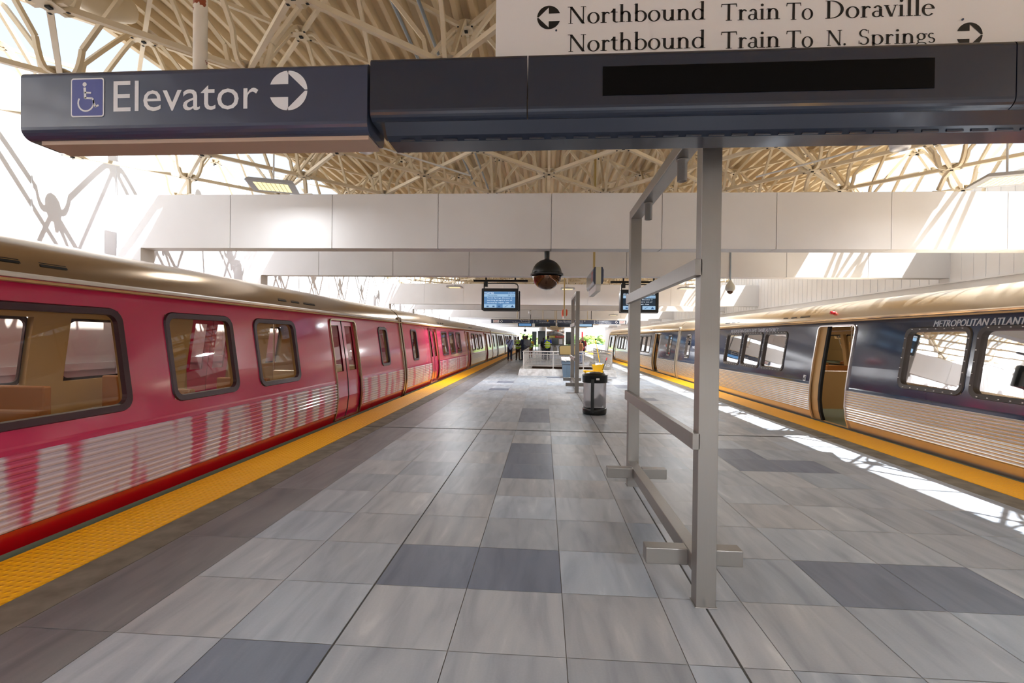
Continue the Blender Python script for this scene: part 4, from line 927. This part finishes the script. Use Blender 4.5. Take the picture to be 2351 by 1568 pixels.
# mop bucket, mop
mb_ = empty('mop_bucket', (2.05, 19.2, 0), 'yellow mop bucket with a wringer standing behind the litter bin', 'bucket')
bm = MB(); bm.add([(1.76, 19.0, .06), (2.26, 19.0, .06), (2.26, 19.4, .06), (1.76, 19.4, .06), (1.64, 18.92, .33), (2.36, 18.92, .33), (2.36, 19.46, .33), (1.64, 19.46, .33)], [(0,3,2,1),(0,1,5,4),(1,2,6,5),(2,3,7,6),(3,0,4,7)]); bm.box(1.62, 2.38, 18.90, 18.94, .31, .36); bm.box(1.62, 2.38, 19.44, 19.48, .31, .36); bm.box(1.62, 1.66, 18.9, 19.48, .31, .36); bm.box(2.34, 2.38, 18.9, 19.48, .31, .36); bm.build('tub', YELLOWP, mb_)
bm = MB(); bm.add([(2.02, 18.98, .30), (2.34, 18.98, .30), (2.34, 19.38, .30), (2.02, 19.38, .30), (1.95, 18.94, .60), (2.42, 18.94, .64), (2.42, 19.42, .64), (1.95, 19.42, .60)], [(0,3,2,1),(0,1,5,4),(1,2,6,5),(2,3,7,6),(3,0,4,7)]); bm.build('wringer', YELLOWP, mb_)
bm = MB(); bm.tube([(2.33, 18.93, .42), (2.47, 18.9, .82)], .014, 8); bm.build('wringer_lever', BLACK, mb_); bm = MB(); bm.tube([(2.465, 18.9, .81), (2.50, 18.9, .92)], .022, 8); bm.build('lever_grip', REDP, mb_)
bm = MB()
for x in (1.82, 2.22):
    for y in (19.05, 19.35): bm.lathe([(0, 0), (.03, 0), (.03, .03), (0, .03)], (x, y, .0), 10); bm.tube([(x, y, .03), (x, y, .07)], .012, 6)
bm.build('caster', BLACK, mb_)
mo = empty('mop', (2.15, 19.2, .5), 'mop with a yellow handle standing in the yellow bucket', 'mop'); a = at(1367, 781, 19.2); q = at(1377, 832, 19.2)
bm = MB(); bm.tube([q, a], .016, 8); bm.build('handle', YELLOWP, mo); bm = MB(); bm.tube([a, a+(a-q).normalized()*.06], .02, 8); bm.build('handle_cap', BLACK, mo)
bm = MB()
for k in range(14): t = k*.45; bm.blob((q.x-.04+.09*math.cos(t), 19.2+.09*math.sin(t), .60+.03*math.sin(3*t)), .055, 6)
bm.build('mop_head', DUCTW, mo)
# stairwell curb and railing
cu = MB()
def kerb(x0, x1, y0, y1): cu.add([(x0-.07, y0-.07, -.005), (x1+.07, y0-.07, -.005), (x1+.07, y1+.07, -.005), (x0-.07, y1+.07, -.005), (x0, y0, .29), (x1, y0, .29), (x1, y1, .29), (x0, y1, .29)], [(0,3,2,1),(4,5,6,7),(0,1,5,4),(1,2,6,5),(2,3,7,6),(3,0,4,7)])
kerb(-1.06, 3.14, 20.82, 21.22); kerb(-1.06, -.74, 21.3, 29.0); kerb(2.82, 3.14, 21.3, 29.0)
tag(cu.build('stairwell_curb', ROUGHC), 'rough white concrete curb around the stairwell opening', 'curb')
rl = empty('stairwell_railing', (1.0, 21.0, .29), 'grey metal railing with mesh panels around the stairwell', 'railing')
RAILM = mat('railing_metal', rgb(196, 190, 184), .4, .4)
bm = MB(); bm.tube([(-.92, 29.0, 1.06), (-.92, 21.0, 1.06), (3.02, 21.0, 1.06), (3.02, 29.0, 1.06)], .03, 10); bm.build('handrail', RAILM, rl)
for z in (.95, .42): bm = MB(); bm.tube([(-.92, 29.0, z), (-.92, 21.0, z), (3.02, 21.0, z), (3.02, 29.0, z)], .018, 8); bm.build('lower_rail', RAILM, rl)
for x, y in [(-.9, 21.0), (.42, 21.0), (1.75, 21.0), (2.96, 21.0)]+[(sx, yy) for sx in (-.92, 3.02) for yy in (23, 25, 27, 29)]:
    bm = MB(); bm.box(x-.02, x+.02, y-.02, y+.02, .29, 1.05); bm.box(x-.08, x+.08, y-.06, y+.06, .29, .305); bm.build('railing_post', RAILM, rl)
def mesh_panel(p, q, z0, z1, st=.065):
    bm = MB(); p, q = Vector(p), Vector(q); n = int((q-p).length/st)
    for k in range(n+1): a = p+(q-p)*k/n; bm.box(a.x-.004, a.x+.004, a.y-.004, a.y+.004, z0, z1)
    k = 0
    while z0+k*st < z1: bm.sweep([(p.x, p.y, z0+k*st), (q.x, q.y, z0+k*st)], .008, .008); k += 1
    bm.build('mesh_panel', RAILM, rl)
for a, c in (((-.88, 21), (.38, 21)), ((.46, 21), (1.71, 21)), ((1.79, 21), (2.94, 21)), ((-.92, 21.05), (-.92, 24.9)), ((-.92, 25.1), (-.92, 28.9)), ((3.02, 21.05), (3.02, 24.9)), ((3.02, 25.1), (3.02, 28.9))): mesh_panel((a[0], a[1], 0), (c[0], c[1], 0), .46, .93)
# round kiosk column behind the people
ki = empty('information_column', (.93, 38.8, 0), 'round stainless information column with a yellow and red band behind the workers', 'kiosk'); c = (.93, 38.8, 0)
bm = MB(); bm.lathe([(.55, 0), (.55, 1.10)], c, 36); bm.build('column_base', SILVERP, ki)
bm = MB(); bm.lathe([(.55, 1.10), (.73, 1.10), (.73, 1.92), (.55, 1.92)], c, 48); bm.build('grey_drum', mat('warm_grey', rgb(128, 124, 116), .5), ki)
bm = MB(); bm.lathe([(.55, 1.92), (.73, 1.92), (.73, 2.58), (.0, 2.58)], c, 48); bm.build('steel_drum', SILVER, ki)
bm = MB(); bm.lathe([(.738, 1.72), (.738, 1.86)], c, 24, a0=math.radians(195), a1=math.radians(266)); bm.build('yellow_band', mat('band_yellow', rgb(206, 190, 40), .5), ki)
bm = MB(); bm.lathe([(.738, 1.72), (.738, 1.86)], c, 24, a0=math.radians(267), a1=math.radians(345)); bm.build('red_band', mat('band_red', rgb(190, 50, 48), .5), ki)
bm = MB(); put_text(bm, 'Northspring', (1.02, 38.04, 1.755), UX, UZv, .50, .07); put_text(bm, 'Doraville', (.42, 38.04, 1.755), UX, UZv, .36, .07); bm.build('lettering', LETTER, ki)
bm = MB(); put_text(bm, 'marta', (.62, 38.05, 2.22), UX, UZv, .42, .12); bm.mat(1); bm.box(1.08, 1.16, 38.05, 38.06, 2.22, 2.36); bm.build('logo', [INK, ORANGE], ki, label='dark word marta with an orange tick')
bm = MB(); bm.box(.62, 1.14, 38.03, 38.08, 1.18, 1.66); bm.build('dark_poster', DGREEN, ki); bm = MB(); bm.box(1.2, 1.48, 38.12, 38.2, 1.2, 1.62); bm.build('pale_poster', SILVERP, ki)
bm = MB(); bm.box(.72, 1.06, 38.1, 38.3, .35, .95); bm.blob((.89, 38.2, 1.0), .09); bm.build('fountain', STEEL, ki)
for px0, px1, yt, yb_, lab, mt in ((1222, 1231.5, 761, 792, 'grey louvred panel standing left of the round column', mat('louvre_grey', rgb(96, 108, 116), .5)), (1235, 1252, 760, 790, 'wide dark green glass panel beside the round column', DGREEN), (1299, 1311, 762, 791, 'dark glass panel right of the round column', DGREEN)):
    a, q = at(px0, yt, 41), at(px1, yb_, 41); r = empty('info_panel', ((a.x+q.x)/2, 41, 0), lab, 'panel'); bm = MB(); bm.box(a.x, q.x, 41, 41.25, q.z, a.z); bm.build('panel', mt, r)
    bm = MB()
    for x in (a.x+.05, q.x-.05): bm.box(x-.04, x+.04, 41.06, 41.16, 0, q.z)
    bm.build('leg', DUCTW, r)
# roof column behind the panels
bm = MB(); bm.lathe([(.3, 0), (.3, 3.1)], (-.15, 44, 0), 20); tag(bm.build('round_column', BEAMW), 'white round concrete column behind the dark green panel', 'column')

# ================================================================== PEOPLE
def skin_mesh(chains, blobs, voxel, name, mt, parent, extra=None):
    bm = MB(); 
    for pts, rs in chains:
        bm.tube(pts, rs, 10)
        for p, r in zip(pts, rs): bm.blob(p, r*.99, 6)
    for c, r, sq in blobs: bm.blob(c, r, 8, sq)
    o = bm.build(name, mt, parent); m_ = o.modifiers.new('r', 'REMESH'); m_.mode = 'VOXEL'; m_.voxel_size = voxel; m_.use_smooth_shade = True
    s_ = o.modifiers.new('s', 'SMOOTH'); s_.iterations = 3; s_.factor = .5
    bpy.context.view_layer.update(); me = bpy.data.meshes.new_from_object(o.evaluated_get(bpy.context.evaluated_depsgraph_get())); o.modifiers.clear(); old = o.data; o.data = me; bpy.data.meshes.remove(old)
    for p in me.polygons: p.use_smooth = True
    return o
PM = {}
def pm(c, rough=.8):
    k = c
    if k not in PM: PM[k] = mat('cloth_%d_%d_%d' % c, rgb(*c), rough)
    return PM[k]
def person(X, Y, H, face, lab, skin, shirt, trousers, shoes, hair=(22, 18, 16), armL=None, armR=None, vest=None, cap=None, bald=False, wide=1.0, ground=0.0, seated=False, sleeve=.62, pack=None, strap=None, jacket=False):
    """face: heading in degrees (0 looks along +Y, away from the camera). arms are lists of joints in body space (x right, y ahead, z up)"""
    k = H/1.75; fa = math.radians(face); ca, sa = math.cos(fa), math.sin(fa)
    def W_(p): return Vector((X+k*(p[0]*wide*ca-p[1]*sa), Y+k*(p[0]*wide*sa+p[1]*ca), ground+k*p[2]))
    r = empty('person', (X, Y, ground), lab, 'person')
    hipz = .92 if not seated else .50; dz = hipz-.92
    sh = 1.43+dz
    AL = armL or [(-.205, 0, sh), (-.25, -.02, sh-.28), (-.24, .05, sh-.52), (-.235, .07, sh-.60)]
    AR = armR or [(.205, 0, sh), (.25, -.02, sh-.28), (.24, .05, sh-.52), (.235, .07, sh-.60)]
    if dz: AL = [(a[0], a[1], a[2]) for a in AL]
    chains = []; 
    if seated: LEG = lambda s: [(s*.09, 0, hipz), (s*.10, .42, .50), (s*.11, .44, .09), (s*.11, .50, .04)]
    else: LEG = lambda s: [(s*.09, 0, .90), (s*.10, .02, .50), (s*.11, 0, .10), (s*.12, .06, .04)]
    lr = [.088*k, .062*k, .042*k, .036*k]; ar = [.052*k, .041*k, .030*k, .026*k]
    fingers = []
    for A_ in (AL, AR):
        w2, w1 = Vector(A_[-1]), Vector(A_[-2]); d = (w2-w1).normalized(); side = d.cross(Vector((0, 1, .2))).normalized(); n_ = d.cross(side)
        for f, (off, ln) in enumerate(((-.028, .055), (-.010, .066), (.010, .060), (.027, .046))):
            b0 = w2+side*off; m1 = b0+d*ln*.6+n_*.008; m2 = b0+d*ln+n_*.022; fingers.append(([W_(b0), W_(m1), W_(m2)], [.0095*k, .0088*k, .0078*k]))
        t0 = w2-d*.045+side*.030; fingers.append(([W_(t0), W_(t0+side*.02+d*.03+n_*.012), W_(t0+side*.024+d*.052+n_*.02)], [.0115*k, .010*k, .009*k]))
        chains.append(([W_(p) for p in A_], ar)); chains.append(([W_(w1), W_((w1+w2)/2), W_(w2)], [.026*k, .034*k, .032*k]))
    for s in (-1, 1): chains.append(([W_(p) for p in LEG(s)], lr))
    chains.append(([W_((0, 0, .93+dz)), W_((0, .0, 1.15+dz)), W_((0, 0, 1.36+dz)), W_((0, 0, 1.46+dz)), W_((0, .01, 1.54+dz))], [.125*k, .120*k, .120*k, .06*k, .052*k]))
    chains.append(([W_((-.17, 0, 1.41+dz)), W_((.17, 0, 1.41+dz))], [.06*k, .06*k]))
    hz = 1.635+dz
    blobs = [(W_((0, .012, hz)), .102*k, (.80, .92, 1.16)), (W_((0, .045, hz-.055)), .06*k, (.85, .9, 1)), (W_((0, .108, hz-.012)), .016*k, (.8, 1, 1.5)), (W_((-.084, .01, hz-.01)), .02*k, (.5, .8, 1.3)), (W_((.084, .01, hz-.01)), .02*k, (.5, .8, 1.3))]
    chains += fingers
    skin_mesh(chains, blobs, .012*k, 'body', pm(skin, .6), r)
    # eyes and mouth
    bm = MB()
    for s in (-1, 1): bm.blob(W_((s*.03, .098, hz+.012)), .010*k, 5)
    bm.build('eye', pm((30, 24, 22), .3), r); bm = MB(); bm.blob(W_((0, .100, hz-.062)), .02*k, 5, (1.0 if abs(ca) > .5 else .4, .4, .35)); bm.build('mouth', pm((120, 60, 54), .5), r)
    if cap: bm = MB(); bm.blob(W_((0, .0, hz+.05)), .107*k, 8, (.84, .96, .80)); bm.sweep([W_((0, .06, hz+.035)), W_((0, .17, hz+.025))], .15*k, .012*k); bm.build('cap', pm(cap), r)
    elif not bald: bm = MB(); bm.blob(W_((0, -.012, hz+.035)), .108*k, 8, (.82, .92, .90)); bm.build('hair', pm(hair), r)
    # shirt
    e = .014*k
    def part_arm(A_, f):
        A_ = [Vector(p) for p in A_]; out = [A_[0]]
        if f <= .5: out.append(A_[0]+(A_[1]-A_[0])*min(1, f*2)); rr_ = [.066*k, .060*k]
        else: out += [A_[1], A_[1]+(A_[2]-A_[1])*((f-.5)*2)]; rr_ = [.066*k, .056*k, .044*k]
        return [W_(p) for p in out], rr_
    f = .97 if jacket else sleeve
    ch = [part_arm(AL, f), part_arm(AR, f), ([W_((0, 0, .90+dz)), W_((0, 0, 1.0+dz)), W_((0, 0, 1.18+dz)), W_((0, 0, 1.36+dz)), W_((0, 0, 1.455+dz))], [.142*k+e, .138*k+e, .138*k+e, .132*k+e, .072*k]), ([W_((-.185, 0, 1.405+dz)), W_((.185, 0, 1.405+dz))], [.068*k, .068*k])]
    for s in (-1, 1): ch.append(([W_((s*.06, 0, .92+dz)), W_((s*.07, 0, 1.2+dz)), W_((s*.10, 0, 1.36+dz))], [.11*k+e, .105*k+e, .10*k+e]))
    skin_mesh(ch, [], .016*k, 'jacket' if jacket else 'shirt', pm(shirt), r)
    ch = [([W_((-.07, 0, .92+dz)), W_((.07, 0, .92+dz))], [.125*k, .125*k])]
    for s in (-1, 1): L_ = LEG(s); ch.append(([W_(L_[0]), W_(L_[1]), W_((L_[2][0], L_[2][1], L_[2][2]+(.0 if not seated else .02)))], [.108*k, .078*k, .064*k]))
    skin_mesh(ch, [], .016*k, 'trousers', pm(trousers), r)
    for s in (-1, 1):
        L_ = LEG(s); bm = MB(); q = L_[2]; bm.tube([W_((q[0], q[1]-.05, .045)), W_((q[0], q[1]+.05, .05)), W_((q[0]+s*.015, q[1]+.17, .035))], [.044*k, .046*k, .034*k], 10); bm.blob(W_((q[0]+s*.015, q[1]+.17, .035)), .034*k, 6); bm.blob(W_((q[0], q[1]-.05, .045)), .044*k, 6); bm.build('shoe', pm(shoes, .5), r)
    if vest:
        ch = [([W_((0, 0, .92+dz)), W_((0, 0, 1.1+dz)), W_((0, 0, 1.34+dz)), W_((0, 0, 1.42+dz))], [.165*k, .160*k, .152*k, .105*k])]
        for s in (-1, 1): ch.append(([W_((s*.07, 0, .93+dz)), W_((s*.08, 0, 1.2+dz)), W_((s*.12, 0, 1.40+dz))], [.132*k, .127*k, .095*k]))
        v_ = skin_mesh(ch, [], .018*k, 'vest', pm(vest, .6), r)
        bm = MB()
        for z in (1.0, 1.16): bm.lathe([(.222*k, 0), (.222*k, .045*k)], W_((0, 0, z+dz)), 24, ex=1.0*abs(ca)+.82*abs(sa), ey=.82*abs(ca)+1.0*abs(sa))
        bm.build('reflective_band', pm((214, 220, 206), .4), v_)
    if pack: bm = MB(); bm.blob(W_((0, -.20, 1.22+dz)), .15*k, 8, (1.0, .7, 1.55)); bm.build('backpack', pm(pack), r)
    if strap: bm = MB(); bm.sweep([W_((-.12, .13, 1.44+dz)), W_((0, .165, 1.2+dz)), W_((.14, .13, .98+dz))], .035*k, .012*k, up=(0, -1, 0)); bm.build('bag_strap', pm(strap), r)
    return r
DK, MD, LT = (70, 46, 34), (96, 62, 44), (196, 150, 124)
up_arm = [(.205, 0, 1.43), (.27, .12, 1.22), (.14, .22, 1.38), (.08, .20, 1.48)]
fold_L = [(-.205, 0, 1.43), (-.26, .02, 1.17), (-.08, .22, 1.12), (.0, .24, 1.12)]; fold_R = [(.205, 0, 1.43), (.26, .02, 1.17), (.10, .24, 1.16), (.02, .25, 1.17)]
back_L = [(-.205, 0, 1.43), (-.27, -.06, 1.17), (-.12, -.16, 1.02), (-.04, -.19, 1.0)]; back_R = [(.205, 0, 1.43), (.27, -.06, 1.17), (.12, -.16, 1.02), (.04, -.19, .99)]
person(-2.50, 34.6, 1.79, 200, 'person in a pale blue shirt and navy trousers, one arm raised to the face', MD, (150, 160, 205), (22, 28, 56), (150, 84, 52), armR=up_arm, strap=(52, 58, 90), cap=(60, 60, 66))
person(-1.95, 35.6, 1.76, 175, 'person in a green safety vest and brown trousers, leftmost of the vest wearers', DK, (150, 140, 120), (74, 54, 36), (22, 20, 20), armL=fold_L, armR=fold_R, vest=(176, 216, 60))
person(-1.52, 35.0, 1.85, 55, 'person in a navy jacket and cap facing the worker in the green vest', DK, (26, 36, 62), (24, 28, 46), (18, 18, 18), cap=(52, 54, 60), jacket=True, armL=[(-.205, 0, 1.43), (-.26, .05, 1.17), (-.18, .24, 1.06), (-.16, .30, 1.04)])
person(-1.60, 37.6, 1.72, 180, 'person in dark clothes mostly hidden behind the navy jacket', DK, (30, 34, 48), (26, 28, 40), (18, 18, 18), jacket=True)
person(-1.20, 33.4, 1.84, 40, 'person in a grey jacket with hands behind the back', DK, (96, 100, 108), (62, 64, 72), (24, 22, 22), armL=back_L, armR=back_R, jacket=True)
person(-1.50, 38.5, 1.84, 150, 'person in a bright blue top half hidden behind the grey jacket', MD, (50, 120, 176), (40, 44, 60), (24, 22, 22))
person(-1.12, 39.9, 1.66, 160, 'person in a yellow shirt and green vest left of the grey louvred panel', DK, (236, 178, 40), (110, 60, 34), (24, 22, 22), vest=(150, 206, 60))
person(-.02, 36.9, 1.68, 215, 'person in a black shirt and grey trousers left of the tall safety vest wearer', MD, (22, 22, 26), (78, 82, 92), (18, 18, 18))
person(.30, 36.0, 1.86, 150, 'tall person with blue sleeves and a yellow safety vest before the round column', DK, (30, 60, 190), (20, 24, 40), (18, 18, 18), vest=(206, 232, 50), sleeve=.3)
person(2.80, 34.6, 1.80, 0, 'person in a dark red shirt with a black backpack walking away', LT, (138, 40, 46), (26, 28, 38), (20, 20, 20), pack=(26, 28, 32), bald=True)
person(2.42, 31.5, 1.62, 120, 'person in a denim coloured outfit partly hidden by the far steel frame', LT, (196, 140, 96), (110, 124, 156), (60, 50, 50), hair=(90, 60, 40))
person(8.05, 8.95, 1.72, 90, 'person with dark hair seated inside the near dark blue train car', LT, (60, 56, 60), (40, 40, 50), (20, 20, 20), seated=True, ground=.02, hair=(24, 20, 20))

# ================================================================== BEYOND THE STATION
LEAF = [mat('leaf_%d' % k, rgb(*c), .8, noise=(.9, rgb(*d))) for k, (c, d) in enumerate((((150, 176, 84), (108, 140, 66)), ((128, 156, 92), (92, 122, 70)), ((170, 190, 104), (126, 156, 76))))]
BARK = mat('bark', rgb(92, 76, 60), .9)
rn = random.Random(5)
def tree(px_, ytop, Y, w_, k, lab):
    a = at(px_, ytop, Y); r = empty('tree', (a.x, Y, -3), lab, 'tree', 'trees beyond the end of the platform')
    bm = MB(); bm.tube([(a.x, Y, -3), (a.x+.2, Y, a.z-1.5)], [w_*.06, w_*.03], 8); bm.build('trunk', BARK, r)
    bm = MB(); H_ = a.z+1.2
    for q in range(26):
        t = rn.random()*6.28; rad = w_*.5*math.sqrt(rn.random()); z = -1.2+H_*(.1+.85*rn.random())*(1-(rad/(w_*.5))**2*.45)
        n0 = len(bm.v); s_ = w_*(.13+.09*rn.random()); bm.blob((a.x+rad*math.cos(t), Y+rad*math.sin(t)*.7, z-s_*.5), s_, 6, (1, 1, .85))
        for i in range(n0, len(bm.v)): v = bm.v[i]; bm.v[i] = (v[0]+rn.uniform(-.12, .12)*s_*2, v[1]+rn.uniform(-.12, .12)*s_*2, v[2]+rn.uniform(-.12, .12)*s_*2)
    bm.build('foliage', LEAF[k % 3], r)
wd = ['left', 'right']
TR = ((1188, 768, 128, 'leftmost of the skyline trees'), (1203, 765, 136, 'second skyline tree from the left'), (1219, 764, 144, 'skyline tree just left of the louvred panel'), (1262, 768, 152, 'skyline tree hidden behind the round column'), (1325, 768, 186, 'skyline tree showing between the far frame posts'),
      (1349, 769, 172, 'skyline tree right of the red banner'), (1362, 766, 164, 'tallest skyline tree over the parked cars'), (1377, 769, 154, 'skyline tree over the blue parked car'), (1391, 770, 144, 'skyline tree over the red parked car'), (1405, 771, 180, 'skyline tree next to the end of the right train'))
for i, (px_, yt, Y, nm) in enumerate(TR): tree(px_, yt, Y, 6.6, i, 'hazy green leafy tree, '+nm)
TR = ((1352, 781, 128, 'leftmost of the low front row'), (1365, 780, 134, 'second of the low front row'), (1380, 779, 128, 'third of the low front row'), (1396, 780, 134, 'rightmost of the low front row'))
for i, (px_, yt, Y, nm) in enumerate(TR): tree(px_, yt, Y, 3.3, i+2, 'pale green bushy tree behind the parked cars, '+nm)
def parked(X, Y, body, lab):
    r = empty('parked_car', (X, Y, -.9), lab, 'car'); g_ = -.9
    bm = MB(); bm.prism([(-2.1, .25), (2.1, .25), (2.15, .7), (1.3, .85), (.8, 1.32), (-.9, 1.35), (-1.5, .9), (-2.1, .85)], lambda u, v, d: (X+d, Y+u, g_+v), -.85, .85); bm.build('body', pm(body, .3), r, bevel=.06)
    bm = MB(); bm.prism([(-1.35, .9), (1.1, .9), (.72, 1.26), (-.85, 1.28)], lambda u, v, d: (X+d, Y+u, g_+v), -.87, .87); bm.build('window', DGREEN, r)
    for u in (-1.3, 1.35):
        for v in (-.8, .7): bm = MB(); bm.tube([(X+v, Y+u, g_+.32), (X+v+.12, Y+u, g_+.32)], .32, 14); bm.build('wheel', BLACK, r)
bm = MB(); bm.box(-2, 60, 93.5, 124, -1.2, -.9); struct(bm, 'floor_parking', BROWNB)
for k, (px_, c_, nm) in enumerate(((1352, (236, 236, 240), 'white'), (1363, (228, 230, 236), 'white'), (1373, (60, 96, 170), 'blue'), (1383, (232, 232, 238), 'white'), (1394, (206, 60, 70), 'red'), (1403, (200, 204, 212), 'silver'))):
    Y = 95.5+4.6*((k*2) % 6+(k > 2)); a = at(px_, 795, Y); parked(a.x, Y, c_, '%s parked car beyond the platform end, %s' % (nm, ('leftmost of the row', 'second from the left', 'the only blue one', 'right of the blue one', 'the only red one', 'rightmost of the row')[k]))
a = at(1337, 762, 90)
bm = MB(); bm.box(a.x-.05, a.x+.05, 90, 90.1, 0, a.z); bm.box(a.x-.14, a.x+.14, 89.95, 90, a.z-1.2, a.z); tag(bm.build('banner_sign', REDP), 'narrow red banner on a post at the far end of the platform', 'sign')
